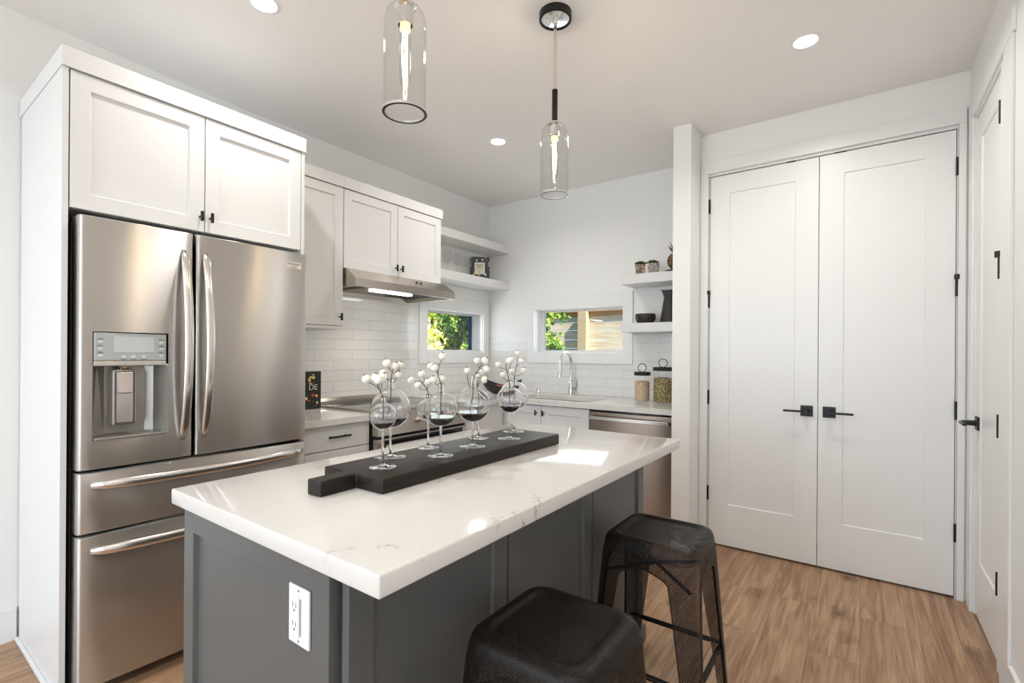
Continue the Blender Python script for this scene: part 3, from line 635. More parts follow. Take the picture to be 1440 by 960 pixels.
# range
t = thing('range', (-2.7, 2.257, 0), 'stainless steel slide-in range with knobs on the front panel', 'range')
Y0, Y1 = 1.856, 2.659
obj('body', B((WX+.012, -2.36, Y0+.001, Y1-.001, .05, .895)), M['gap'], t)
obj('cooktop', B((-3.0, -2.345, Y0+.012, Y1-.012, .898, .911), bev=.002), M['glassblack'], t)
bm = B((-3.04, -2.335, Y0-.002, Y0+.012, .895, .914), (-3.04, -2.335, Y1-.012, Y1+.002, .895, .914), (-2.345, -2.332, Y0-.002, Y1+.002, .895, .914), bev=.002); obj('cooktop_rim', bm, M['steelhood'], t)
bm = bmesh.new(); loft(bm, [rr_(-3.052, -2.985, Y0, Y1, .90), rr_(-3.052, -2.985, Y0, Y1, .925), rr_(-3.052, -3.0, Y0, Y1, .945)]); obj('backguard', bm, M['steelhood'], t)
BR = mat('burner_ring', (.25, .25, .25), .4)
for x, y, r_ in ((-2.52, 2.05, .10), (-2.52, 2.46, .115), (-2.82, 2.05, .08), (-2.82, 2.46, .09)):
    bm = bmesh.new(); a = circ((x, y, .9113), r_, 40); b = circ((x, y, .9113), r_-.003, 40); va = [bm.verts.new(p) for p in a]; vb = [bm.verts.new(p) for p in b]
    for i in range(40): bm.faces.new((va[i], va[(i+1) % 40], vb[(i+1) % 40], vb[i]))
    obj('burner_ring', bm, BR, t)
bm = bmesh.new(); loft(bm, [[(-2.36, y, z) for y, z in ((Y0, .765), (Y1, .765), (Y1, .897), (Y0, .897))], [(-2.305, y, .765) if k < 2 else (-2.332, y, .897) for k, y in enumerate((Y0, Y1, Y1, Y0))]]); cp = obj('control_panel', bm, M['steelhood'], t)
def pan(z): return -2.305-.027*(z-.765)/.132
for y in (1.93, 2.03, 2.19, 2.50, 2.585):
    bm = bmesh.new(); x = pan(.835); cyl(bm, (x-.002, y, .835), (x+.010, y, .837), .027, .025, 24); cyl(bm, (x+.010, y, .837), (x+.034, y, .841), .021, .019, 24); box(bm, x+.034, x+.042, y-.004, y+.004, .822, .860, .001); obj('knob', bm, M['steel2'], cp, smooth='auto')
obj('display', B((pan(.83)-.005, pan(.83)+.004, 2.27, 2.42, .812, .862), bev=.001), M['glassblack'], cp)
od = obj('oven_door', B((-2.358, -2.318, Y0+.003, Y1-.003, .21, .745), bev=.003), M['steelhood'], t)
obj('door_glass', B((-2.32, -2.3155, Y0+.05, Y1-.05, .27, .735), bev=.001), M['glassblack'], od)
bm = bmesh.new(); cyl(bm, (-2.262, Y0+.03, .705), (-2.262, Y1-.03, .705), .013, n=16)
for y in (Y0+.07, Y1-.07): cyl(bm, (-2.318, y, .705), (-2.262, y, .705), .010, n=12)
obj('handle', bm, M['steel2'], od, smooth='auto')
obj('storage_drawer', B((-2.358, -2.322, Y0+.003, Y1-.003, .06, .203), bev=.003), M['steelhood'], t)
obj('vent_gap', B((-2.359, -2.335, Y0+.003, Y1-.003, .746, .764)), M['gap'], t)

# ================================================================== island
t = thing('kitchen_island', (-1.12, 1.3, 0), 'dark grey kitchen island cabinet with recessed panels', 'kitchen island')
obj('cabinet_box', B((-1.465, -.812, .561, 2.07, .0, .858), (-.812, -.797, .575, 2.07, 0, .858)), M['island'], t)
obj('end_panel', shaker('y', .561, -1, -1.466, -.811, .0, .858, .021, .057, .012, .068, .09), M['island'], t)
for a, b in ((.56, 1.0635), (1.0695, 1.5735), (1.5795, 2.075)):
    obj('side_panel', shaker('x', -.797, 1, a, b, .0, .858, .019, .058, .009, .05, .10), M['island'], t)
obj('base_molding', B((-.778, -.766, .56, 2.087, 0, .075), bev=.003), M['island'], t)
bm = B((-1.475, -.632, .512, 2.112, .86, CT), bev=.004, seg=3)
o = recentre(obj('countertop', bm, M['quartz'], smooth='auto'), (-1.05, 1.3, .86)); tag(o, 'large white veined quartz slab on top of the dark grey island', 'countertop')
t = thing('electrical_outlet', (-.904, .54, .74), 'white double outlet plate on the end of the island', 'outlet')
obj('cover_plate', B((-.940, -.868, .5345, .5395, .680, .796), bev=.0015), M['plastic'], t)
bm = B((-.928, -.902, .5325, .535, .694, .782), (-.897, -.893, .5325, .535, .700, .776), bev=.0008, seg=1); obj('receptacle_face', bm, M['plastic'], t)
bm = bmesh.new()
for z in (.7575, .7195):
    box(bm, -.9225, -.9205, .532, .533, z-.004, z+.006); box(bm, -.9115, -.9095, .532, .533, z-.004, z+.005); cyl(bm, (-.916, .5332, z-.010), (-.916, .532, z-.010), .0027, n=10)
box(bm, -.8965, -.8935, .532, .533, .702, .774)
for z in (.688, .788): cyl(bm, (-.904, .5348, z), (-.904, .5335, z), .0025, n=10)
obj('slots', bm, mat('slot_dark', K(140, 136, 132), .6), t)

# cutting board -------------------------------------------------------
bm = bmesh.new()
out = [(-1.228, .800), (-1.142, .803), (-1.141, .695), (-1.089, .700), (-1.091, .806), (-.987, .808), (-.985, 1.694), (-1.232, 1.690)]
a = [(x, y, CT+.0005) for x, y in out]; b = [(x, y, CT+.041) for x, y in out]; loft(bm, [a, b])
bmesh.ops.recalc_face_normals(bm, faces=bm.faces[:])
bmesh.ops.bevel(bm, geom=[e for e in bm.edges], offset=.005, segments=3, affect='EDGES', profile=.5)
o = recentre(obj('serving_board', bm, M['char'], smooth='auto'), (-1.107, 1.25, CT)); tag(o, 'long charred black wooden serving board with handle on the island', 'serving board')

# globe vases and berry sprigs -----------------------------------------
VB = CT+.041
SPR = {
'v1':(-1.09,0.893,
[(-0.0277, -0.0363, 0.2481), (0.005, -0.0209, 0.2467), (0.0036, -0.0038, 0.2539), (-0.0036, -0.0239, 0.2524)] ,
[(0.0023, 0.0017, 0.1698), (0.0006, 0.0004, 0.1878), (-0.006, -0.0044, 0.2117), (-0.011, -0.0079, 0.2216)] ,
[[(-0.011, -0.0079, 0.2216), (-0.017, -0.0204, 0.2319), (-0.022, -0.0322, 0.2382)], [(-0.0061, -0.0044, 0.2137), (0.0043, -0.0091, 0.2244), (0.013, -0.0151, 0.235)], [(-0.0093, -0.0067, 0.2196), (-0.0052, -0.0102, 0.234)], [(-0.011, -0.0079, 0.2216), (-0.0036, -0.0239, 0.2524)]] ),
'v2':(-1.175,0.992,
[(0.0067, -0.0219, 0.2893), (0.0147, 0.0045, 0.2804), (0.0071, 0.0309, 0.282), (0.0065, 0.0232, 0.2533), (-0.0298, -0.0052, 0.2597)] ,
[(-0.0151, -0.0109, 0.1596), (-0.0099, -0.0071, 0.1816), (0.0024, 0.0017, 0.2101), (0.004, 0.0029, 0.2298), (0.0047, 0.0034, 0.2692)] ,
[[(0.0039, 0.0028, 0.2605), (0.0035, -0.0108, 0.2739), (0.0085, -0.0206, 0.2807)], [(0.0047, 0.0034, 0.2692), (0.013, 0.0033, 0.2738)], [(0.0057, 0.0041, 0.2561), (0.0036, 0.0284, 0.2686)], [(0.0041, 0.0029, 0.2254), (0.0012, 0.0194, 0.2378)], [(0.0023, 0.0016, 0.2298), (-0.0207, 0.0014, 0.2377)]] ),
'v3':(-1.189,1.166,
[(-0.0376, -0.0443, 0.2291), (-0.0203, -0.0124, 0.2501), (-0.0202, -0.0284, 0.2123), (0.0106, -0.0125, 0.2236)] ,
[(0.0148, 0.0107, 0.1494), (0.0068, 0.0049, 0.1782), (-0.007, -0.0051, 0.2045), (-0.0267, -0.0192, 0.2309)] ,
[[(-0.0168, -0.0122, 0.2189), (-0.0292, -0.0297, 0.224), (-0.0318, -0.0401, 0.2267)], [(-0.0168, -0.0122, 0.2189), (-0.0117, -0.0073, 0.2285), (-0.0144, -0.0081, 0.2381)], [(-0.005, -0.0036, 0.1949), (-0.0165, -0.0188, 0.1976), (-0.0182, -0.0269, 0.2028)], [(-0.0031, -0.0022, 0.1974), (0.0107, -0.0125, 0.2105)]] ),
'v4':(-1.068,1.101,
[(0.0166, -0.0123, 0.3118), (-0.0067, -0.0224, 0.2741), (-0.0413, -0.0035, 0.2797), (-0.0303, -0.0016, 0.2371), (-0.0103, 0.0115, 0.2396)] ,
[(0.0019, 0.0014, 0.1447), (0.0035, 0.0025, 0.1803), (0.0015, 0.0011, 0.2137), (-0.0077, -0.0056, 0.2515), (-0.0061, -0.0044, 0.2804)] ,
[[(-0.0061, -0.0044, 0.2804), (0.0149, -0.0135, 0.2986)], [(-0.0077, -0.0056, 0.2559), (-0.0031, -0.0198, 0.2675)], [(-0.0078, -0.0056, 0.2604), (-0.0358, 0.0005, 0.2707)], [(-0.0003, -0.0002, 0.2115), (-0.0265, 0.0011, 0.2259)], [(0.0024, 0.0017, 0.2137), (-0.0093, 0.0122, 0.2284)]] ),
'v5':(-1.087,1.277,
[(0.0016, 0.0197, 0.2953), (0.0428, 0.012, 0.296), (0.0432, 0.0195, 0.2679), (-0.0206, -0.007, 0.2607), (0.0242, 0.0318, 0.2301)] ,
[(-0.0258, -0.0186, 0.1616), (-0.014, -0.0101, 0.196), (-0.0023, -0.0016, 0.2255), (0.0095, 0.0069, 0.2551), (0.0213, 0.0154, 0.2772)] ,
[[(0.0174, 0.0125, 0.2698), (0.0017, 0.0197, 0.2842)], [(0.0213, 0.0154, 0.2772), (0.0369, 0.0078, 0.2874)], [(0.0075, 0.0054, 0.2501), (0.0245, 0.0118, 0.2554), (0.0373, 0.0152, 0.2629)], [(-0.0101, -0.0073, 0.2059), (-0.0163, -0.0079, 0.2302), (-0.0205, -0.007, 0.2472)], [(0.0036, 0.0026, 0.2378), (0.0138, 0.0171, 0.2377), (0.0182, 0.0274, 0.235)]] ),
'v6':(-1.174,1.414,
[(-0.0149, 0.0111, 0.2344), (-0.0026, 0.0216, 0.248), (-0.0009, -0.0262, 0.2255)] ,
[(0.0015, 0.0011, 0.1196), (-0.0009, -0.0007, 0.1653), (-0.0033, -0.0023, 0.1922), (-0.0055, -0.004, 0.211)] ,
[[(-0.0033, -0.0023, 0.1922), (-0.0148, 0.0112, 0.2208)], [(-0.0033, -0.0024, 0.1976), (-0.0046, 0.0201, 0.2262)], [(-0.0032, -0.0023, 0.1895), (0.0013, -0.0246, 0.2122)]] ),
'v7':(-1.078,1.479,
[(-0.0374, -0.0205, 0.2787), (-0.0067, 0.0058, 0.2924), (0.0047, 0.0038, 0.2979), (-0.0113, -0.028, 0.2421)] ,
[(0.0015, 0.0011, 0.1235), (0.0023, 0.0017, 0.1745), (-0.0035, -0.0025, 0.2281), (-0.0124, -0.009, 0.279)] ,
[[(-0.0102, -0.0073, 0.2602), (-0.0248, -0.0147, 0.2654), (-0.0352, -0.0189, 0.2706)], [(-0.0124, -0.009, 0.279), (-0.011, 0.0026, 0.2842)], [(-0.0057, -0.0041, 0.2495), (0.0026, 0.0022, 0.2818)], [(-0.0012, -0.0009, 0.212), (-0.0073, -0.0152, 0.2231), (-0.009, -0.0264, 0.2314)]] ),
'v8':(-1.161,1.625,
[(0.012, 0.007, 0.3223), (0.035, -0.0001, 0.2905), (0.0183, 0.04, 0.2514), (-0.0204, 0.0078, 0.2482)] ,
[(0.01, 0.0072, 0.1202), (0.0002, 0.0001, 0.1816), (0.0023, 0.0016, 0.2314), (0.0091, 0.0066, 0.2842)] ,
[[(0.0091, 0.0066, 0.2842), (0.0121, 0.0071, 0.3076)], [(0.0068, 0.0049, 0.2666), (0.0304, -0.0034, 0.2818)], [(0.0023, 0.0016, 0.2285), (0.0103, 0.0208, 0.231), (0.016, 0.0384, 0.2395)], [(0.0011, 0.0008, 0.2255), (-0.018, 0.0096, 0.2364)]] ),
}
#        base r, bowl bottom, bowl top, neck top
VD = {'v1': (.037, .106, .182, .198, 'smallest front globe vase at the handle end of the black board'),
      'v2': (.046, .090, .211, .241, 'large globe vase behind the smallest one, nearest the refrigerator'),
      'v3': (.036, .092, .170, .182, 'small globe vase in the back row, second from the board handle'),
      'v4': (.040, .093, .199, .226, 'medium globe vase in the front row, second from the board handle'),
      'v5': (.045, .086, .206, .233, 'large globe vase in the front row, third from the board handle'),
      'v6': (.038, .104, .170, .182, 'small globe vase in the back row seen through the large third one'),
      'v7': (.043, .099, .197, .220, 'globe vase at the far end of the board, in front of its neighbour'),
      'v8': (.044, .088, .208, .218, 'back globe vase at the far end of the board')}
SL = {'v1': 'white berry sprig in the smallest front vase by the board handle', 'v2': 'white berry sprig rising from the large vase nearest the refrigerator', 'v3': 'white berry sprig in the small back vase, second from the board handle',
      'v4': 'tallest white berry sprig, in the medium second vase of the front row', 'v5': 'white berry sprig in the large third vase of the front row', 'v6': 'low white berry sprig in the small vase behind the large third one', 'v7': 'white berry sprig leaning left in the front vase at the far end', 'v8': 'white berry sprig in the back vase at the far end of the board'}
rnd = random.Random(3)
for k, (x, y, berries, trunk, brs) in SPR.items():
    rb, z0, z1, zn, lab = VD[k]; c = (x, y, VB); R_ = (z1-z0)/2; zc_ = (z0+z1)/2
    t = thing('globe_vase', c, 'clear stemmed '+lab, 'vase', 'stemmed globe vases on the serving board')
    nr = .0095 if R_ > .045 else .0075
    bm = bmesh.new(); lathe(bm, [(0, .0005), (rb, .0005), (rb, .0018), (rb*.5, .0035), (.007, .007), (.0036, .016), (.0033, z0-.012), (.0045, z0-.004), (.006, z0+.0015), (0, z0+.003)], c, 32); obj('stem', bm, M['glass'], t, smooth=True, label='clear glass foot and stem')
    bm = bmesh.new(); th = .0013; pr = []; a0 = math.asin(nr/R_)
    for i in range(25):
        a = PI-(PI-a0)*i/24; pr.append((R_*math.sin(a), zc_+R_*math.cos(a)))
    pr[0] = (0, z0); pr += [(nr, zn-.002), (nr+.0015, zn), (nr-.0002, zn+.0004)]
    a1 = math.asin((nr-th)/(R_-th)); pr += [(nr-th, zn-.002)]
    for i in range(25):
        a = a1+(PI-a1)*i/24; pr.append(((R_-th)*math.sin(a), zc_+(R_-th)*math.cos(a)))
    pr[-1] = (0, z0+th); lathe(bm, pr, c, 40); bw = obj('bowl', bm, M['glass'], t, smooth=True)
    bm = bmesh.new(); Ri = R_-th-.0003; lvl = -.46; pr = []
    for i in range(13):
        a = PI-(PI-math.acos(lvl))*i/12; pr.append((Ri*math.sin(a), zc_+Ri*math.cos(a)))
    pr[0] = (0, zc_-Ri); pr.append((0, zc_+Ri*lvl)); lathe(bm, pr, c, 40); obj('liquid', bm, M['liquid'], bw, smooth='auto')
    # sprig
    s = thing('berry_sprig', (x, y, VB+zc_-R_*.3), SL[k], 'berry sprig', 'white berry sprigs in the globe vases')
    C0 = Vector(c); low = trunk[0]; tp = [C0+Vector(p) for p in trunk]
    # lead the stem through the neck
    tp2 = [p for p in tp if p.z > C0.z+zn+.004]
    inner = C0+Vector((low[0]*.35, low[1]*.35, zc_-R_*.35))
    pts = [inner, C0+Vector((0, 0, zc_+R_*.5)), C0+Vector((0, 0, zn-.006))]+tp2
    sm = smoothpts(pts, 4); bm = bmesh.new(); tube(bm, sm, [.0016]*(len(sm)-4)+[.0014]*4, 7)
    for br in brs:
        if len(br) >= 2 and (Vector(br[0])-Vector(br[-1])).length > .002: q = smoothpts([C0+Vector(p) for p in br], 4); tube(bm, q, .0011, 6)
    for bpos, br in zip(berries, brs):
        e = C0+Vector(bpos); st_ = C0+Vector(br[-1]); r_ = .0125 if k in ('v1',) else .0130
        if (e-st_).length > r_: tube(bm, [st_, e+(st_-e).normalized()*r_*.8], .0011, 6)
    obj('stems', bm, M['stem'], s, smooth=True)
    for j, (bpos, br) in enumerate(zip(berries, brs)):
        e = C0+Vector(bpos); r_ = (.0128 if k == 'v1' else .0122)*rnd.uniform(.92, 1.06)
        ax = (e-(C0+Vector(br[-1]))); ax = ax.normalized() if ax.length > .004 else Vector((0, 0, 1)); ax = (ax+Vector((rnd.uniform(-.3, .3), rnd.uniform(-.3, .3), .5))).normalized()
        q = Vector((0, 0, 1)).rotation_difference(ax).to_matrix().to_4x4()
        bm = bmesh.new(); lathe(bm, [(0, -r_*.93)]+[(r_*math.sin(a)*1.03, -r_*.93*math.cos(a)) for a in [PI*i/10 for i in range(1, 10)]]+[(0, r_*.86)], (0, 0, 0), 16); bm.transform(Matrix.Translation(e) @ q); be = obj('berry', bm, M['berry'], s, smooth=True)
        bm = bmesh.new()
        for i in range(5):
            a = 2*PI*i/5; d = Vector((math.cos(a), math.sin(a), 0)); w = Vector((-d.y, d.x, 0))*.0016; zt = r_*.86
            vs = [bm.verts.new(p) for p in (d*.0008-w+Vector((0, 0, zt)), d*.0008+w+Vector((0, 0, zt)), d*.0042+Vector((0, 0, zt+.0042)), d*.003+Vector((0, 0, zt-.0012)))]
            bm.faces.new(vs[:3]); bm.faces.new((vs[0], vs[2], vs[3])); bm.faces.new((vs[1], vs[3], vs[2])); bm.faces.new((vs[0], vs[3], vs[1]))
        bm.transform(Matrix.Translation(e) @ q); obj('calyx', bm, M['calyx'], be)

# ================================================================== stools
SH = .66
def rrect(h, r, z, n=6):
    p = []
    for cx, cy, a0 in ((h-r, h-r, 0), (-h+r, h-r, PI/2), (-h+r, -h+r, PI), (h-r, -h+r, 1.5*PI)):
        for i in range(n+1): a = a0+PI/2*i/n; p.append((cx+r*math.cos(a), cy+r*math.sin(a), z))
    return p
def uvwrite(bm, fn):
    uv = bm.loops.layers.uv.verify()
    for f in bm.faces:
        for l in f.loops: l[uv].uv = fn(f, l)
def make_stool(loc, label):
    t = thing('bar_stool', loc, label, 'stool', 'perforated metal stools at the island'); L0 = Vector(loc)
    bm = bmesh.new(); prof = [(.100, .028, SH-.0065), (.110, .032, SH-.0055), (.116, .035, SH-.001), (.125, .040, SH), (.137, .046, SH-.002), (.146, .050, SH-.008), (.151, .052, SH-.018), (.1535, .052, SH-.032), (.156, .052, SH-.05)]
    rings = [rrect(*p) for p in prof]; n = len(rings[0])
    vs = [[bm.verts.new(Vector(p)+L0) for p in r_] for r_ in rings]
    # arc length around and down
    per = [0]
    for i in range(n): per.append(per[-1]+(Vector(rings[5][(i+1) % n])-Vector(rings[5][i])).length)
    dn = [0]
    for a, b in zip(rings, rings[1:]): dn.append(dn[-1]+(Vector(a[3])-Vector(b[3])).length)
    uv = bm.loops.layers.uv.verify()
    for j in range(len(rings)-1):
        for i in range(n):
            f = bm.faces.new((vs[j][i], vs[j+1][i], vs[j+1][(i+1) % n], vs[j][(i+1) % n]))
            for l, (u, v) in zip(f.loops, ((per[i], dn[j]), (per[i], dn[j+1]), (per[i+1], dn[j+1]), (per[i+1], dn[j]))): l[uv].uv = (u, v)
    f = bm.faces.new(vs[0])
    for l in f.loops: l[uv].uv = (l.vert.co.x, l.vert.co.y)
    obj('seat', bm, M['meshseat'], t, smooth='auto', recalc=False)
    # four sheet-metal legs that wrap the corners
    def outer(z): return .1565+(.195-.1565)*((SH-.05-z)/(SH-.05))**1.0
    def wid(z):
        tt = (SH-.045-z)/(SH-.045)
        if z > SH-.085: return outer(z)-.0005
        base = .084-.050*min(1, max(0, (tt-.08)/.92))**.9
        k = max(0, 1-(SH-.085-z)/.035)
        return base+(outer(z)-.0005-base)*k**2.2
    zs = [SH-.048, SH-.06, SH-.075, SH-.085, SH-.088, SH-.092, SH-.098, SH-.106, SH-.116, SH-.14]+[SH-.14-(SH-.14)*i/12 for i in range(1, 13)]
    for sx, sy in ((1, 1), (-1, 1), (-1, -1), (1, -1)):
        bm = bmesh.new(); uv = bm.loops.layers.uv.verify(); rows = []; us = []
        for z in zs:
            c, w = outer(z), wid(z); r_ = min(.05-.03*(SH-z)/SH, w*.8)
            p = [(c-w+(w-r_)*i/3, c) for i in range(3)]+[(c-r_+r_*math.sin(a), c-r_+r_*math.cos(a)) for a in [PI/2*i/6 for i in range(7)]]+[(c, c-w+(w-r_)*i/3) for i in (2, 1, 0)]
            # small inward lip on both free edges
            p = [(p[0][0]+.001, p[0][1]-.008)]+p+[(p[-1][0]-.008, p[-1][1]+.001)]
            rows.append([bm.verts.new(L0+Vector((sx*a, sy*b, z))) for a, b in p])
            u = [0]
            for a, b in zip(p, p[1:]): u.append(u[-1]+math.hypot(a[0]-b[0], a[1]-b[1]))
            mid = u[-1]/2; us.append([q-mid for q in u])
        for j in range(len(zs)-1):
            for i in range(len(rows[0])-1):
                f = bm.faces.new((rows[j][i], rows[j+1][i], rows[j+1][i+1], rows[j][i+1]))
                f.material_index = 1 if i in (0, len(rows[0])-2) else 0
                for l, q in zip(f.loops, ((us[j][i], zs[j]), (us[j+1][i], zs[j+1]), (us[j+1][i+1], zs[j+1]), (us[j][i+1], zs[j]))): l[uv].uv = q
        lg = obj('leg', bm, [M['mesh'], M['stoolbar']], t, smooth='auto', recalc=False)
        c = outer(.01)-.018; bm = B((L0.x+sx*c-.014, L0.x+sx*c+.014, L0.y+sy*c-.014, L0.y+sy*c+.014, .0, .016), bev=.003); obj('foot', bm, M['stoolbar'], lg)
    zb = .245; c = outer(zb)-.014
    for a, b in (((-c, c), (c, c)), ((c, c), (c, -c)), ((c, -c), (-c, -c)), ((-c, -c), (-c, c))):
        bm = bmesh.new(); A, E_ = L0+Vector((*a, zb)), L0+Vector((*b, zb)); d = (E_-A)
        tube(bm, [A, A+d*.10, A+d*.14, A+d*.86, A+d*.90, E_], [.005, .006, .009, .009, .006, .005], 12); obj('stretcher', bm, M['stoolbar'], t, smooth='auto')
    zb = SH-.125; c = outer(zb)-.02; bm = bmesh.new()
    for s in (1, -1): tube(bm, [L0+Vector((-c, -c*s, zb)), L0+Vector((0, 0, zb+(.012 if s > 0 else 0))), L0+Vector((c, c*s, zb))], .006, 8)
    obj('cross_brace', bm, M['stoolbar'], t, smooth='auto')
    return t
s1 = make_stool((-.563, 1.66, 0), 'black perforated metal stool at the far end of the island')
s2 = copy_tree(s1); s2.location = (-.553, .943, 0); s2['label'] = 'black perforated metal stool nearest the camera, close under the worktop edge'

# ================================================================== lights
def pendant(x, y, label):
    t = thing('pendant_light', (x, y, CZ), label, 'pendant light', 'glass pendant lights above the island')
    bm = bmesh.new(); lathe(bm, [(.060, 0), (.070, 0), (.070, -.030), (.064, -.033), (.060, -.030), (.060, 0)], (x, y, CZ-.0005), 40); cn = obj('canopy', bm, M['black'], t, smooth='auto')
    bm = bmesh.new(); lathe(bm, [(0, -.022), (.0605, -.022), (.0605, -.027), (.012, -.029), (.012, -.04), (.009, -.044), (0, -.044)], (x, y, CZ), 40)
    for q in (-1, 1): cyl(bm, (x+q*.035, y, CZ-.026), (x+q*.035, y, CZ-.04), .004, n=10)
    obj('canopy_plate', bm, M['chrome'], cn, smooth='auto', label='chrome plate inside the black canopy rim')
    bm = bmesh.new(); cyl(bm, (x, y, CZ-.03), (x, y, 2.405), .0072, n=12); obj('rod', bm, M['champagne'], t, smooth='auto')
    bm = bmesh.new(); cyl(bm, (x, y, 2.407), (x, y, 2.262), .0125, n=20); obj('sleeve', bm, M['black'], t, smooth='auto')
    bm = bmesh.new(); lathe(bm, [(0, 2.264), (.012, 2.264), (.030, 2.262), (.031, 2.255), (.026, 2.250), (.024, 2.248), (.024, 2.205), (.021, 2.202), (0, 2.202)], (x, y, 0), 28); obj('socket', bm, M['chrome'], t, smooth='auto')
    r = .0605; th = .002
    pr = [(.0125, 2.266), (.028, 2.262), (.044, 2.250), (.055, 2.232), (.0600, 2.205), (r, 2.17), (r, 1.953), (r-th, 1.953), (r-th, 2.17), (.058, 2.205), (.053, 2.231), (.0425, 2.248), (.027, 2.259), (.0125, 2.262)]
    bm = bmesh.new(); lathe(bm, pr+[pr[0]], (x, y, 0), 48); bmesh.ops.remove_doubles(bm, verts=bm.verts, dist=1e-6); sh = obj('glass_shade', bm, M['thin'], t, smooth='auto')
    bm = bmesh.new(); lathe(bm, [(r-.004, 1.9495), (r+.003, 1.9495), (r+.003, 1.957), (r-.004, 1.957), (r-.004, 1.9495)], (x, y, 0), 48); bmesh.ops.remove_doubles(bm, verts=bm.verts, dist=1e-6); obj('bottom_ring', bm, M['chrome'], sh, smooth='auto')
    bm = bmesh.new(); lathe(bm, [(r-.0048, 1.9488), (r-.0022, 1.9488), (r-.0022, 1.9500), (r-.0048, 1.9500), (r-.0048, 1.9488)], (x, y, 0), 48); bmesh.ops.remove_doubles(bm, verts=bm.verts, dist=1e-6); obj('ring_gasket', bm, M['black'], sh)
    # tubular bulb with long filaments
    bm = bmesh.new(); lathe(bm, [(.013, 2.203), (.0155, 2.196), (.016, 2.185), (.016, 2.05), (.013, 2.035), (.006, 2.026), (0, 2.024)], (x, y, 0), 24); bl = obj('bulb', bm, M['thin'], t, smooth='auto')
    bm = bmesh.new(); lathe(bm, [(0, 2.203), (.0145, 2.202), (.0145, 2.188), (.010, 2.182), (0, 2.180)], (x, y, 0), 24); obj('bulb_neck', bm, M['bulbcap'], bl, smooth='auto')
    bm = bmesh.new(); pts = []
    for i in range(49):
        q = i/48; pts.append((x+.0055*math.cos(q*PI*5), y+.0055*math.sin(q*PI*5), 2.178-.125*q))
    tube(bm, pts, .0016, 6)
    for a in (0, 2.1, 4.2): tube(bm, [(x+.006*math.cos(a), y+.006*math.sin(a), 2.18), (x+.009*math.cos(a), y+.009*math.sin(a), 2.12), (x+.004*math.cos(a), y+.004*math.sin(a), 2.045)], .0014, 6)
    obj('filament', bm, M['filament'], bl, smooth=True)
    l = bpy.data.lights.new('pendant_glow', 'POINT'); l.energy = 3.5; l.color = (1, .76, .48); l.shadow_soft_size = .004
    o = bpy.data.objects.new('pendant_glow', l); COL.objects.link(o); o.location = (x, y, 2.10)
    return t
pendant(-1.070, .947, 'clear glass pendant light nearest the camera, its canopy out of view')
pendant(-1.088, 1.812, 'clear glass pendant light hanging over the far half of the island')
def downlight(x, y, label, build=None):
    if build is None:
        t = thing('downlight', (x, y, CZ), label, 'recessed light', 'recessed ceiling lights')
        bm = bmesh.new(); lathe(bm, [(.048, -.001), (.052, -.004), (.062, -.003), (.066, -.0005), (.066, .0), (.048, .0), (.048, -.001)], (x, y, CZ), 40); bmesh.ops.remove_doubles(bm, verts=bm.verts, dist=1e-6); obj('trim_ring', bm, M['trim'], t, smooth='auto')
        bm = bmesh.new(); cyl(bm, (x, y, CZ-.0022), (x, y, CZ-.0002), .0478, n=36); obj('lens', bm, M['lens'], t)
    else:
        t = copy_tree(build); t.location = (x, y, CZ); t['label'] = label
    l = bpy.data.lights.new('downlight_beam', 'AREA'); l.shape = 'DISK'; l.size = .09; l.energy = 6.4; l.color = (1, .965, .94); l.spread = R(150)
    o = bpy.data.objects.new('downlight_beam', l); COL.objects.link(o); o.location = (x, y, CZ-.006)
    return t
d1 = downlight(-2.067, 2.681, 'round recessed ceiling light over the far kitchen floor by the sink')
downlight(-2.067, 1.047, 'round recessed ceiling light at the top edge, above the refrigerator side', d1)
downlight(-.223, 2.652, 'round recessed ceiling light in front of the double closet doors', d1)
for x, y in ((-.22, -.1), (-2.0, -.9), (1.6, -.9), (1.6, .9), (-.2, -2.4), (-2.0, -2.4)):  # unseen ceiling lights, added to brighten the room
    t = downlight(x, y, 'unseen recessed ceiling light added as fill behind the viewpoint', d1)

# ================================================================== worktop and shelf items
def jar(c, r, h, fill, lidh, label, g):
    x, y, z = c; t = thing('storage_jar', c, label, 'jar', 'glass canisters with ring lids')
    bm = bmesh.new(); pr = [(0, 0), (r-.004, 0), (r, .004), (r, h-.012), (r-.006, h-.004), (r-.006, h), (r-.009, h), (r-.009, h-.006), (r-.0035, h-.014), (r-.0035, .016), (r-.008, .012), (0, .012)]
    lathe(bm, pr, c, 40); obj('glass_body', bm, M['thinner'], t, smooth='auto')
    bm = bmesh.new(); rr = r-.0042; lathe(bm, [(0, .0125), (rr-.003, .0125), (rr, .016), (rr, fill-.004), (rr*.6, fill+.002), (0, fill+.003)], c, 36); obj('contents', bm, M[g], t, smooth='auto')
    bm = bmesh.new(); lathe(bm, [(0, h-.001), (r+.001, h-.001), (r+.003, h+.003), (r+.003, h+lidh-.003), (r, h+lidh), (0, h+lidh)], c, 40); ld = obj('lid', bm, M['blackmatte'], t, smooth='auto')
    bm = bmesh.new(); R_ = .031; cc = Vector((x, y, z+h+lidh+R_-.001)); d = Vector((.81, .58, 0)); n = 32; rings = []
    for i in range(n):
        a = 2*PI*i/n; o_ = d*math.cos(a)+Vector((0, 0, math.sin(a))); rings.append([cc+o_*(R_+.0028*math.cos(b))+Vector((-d.y, d.x, 0))*.0028*math.sin(b) for b in [2*PI*k/8 for k in range(8)]])
    rings.append(rings[0]); loft(bm, rings, False, False); bmesh.ops.remove_doubles(bm, verts=bm.verts, dist=1e-6); obj('ring_handle', bm, M['blackmatte'], ld, smooth=True)
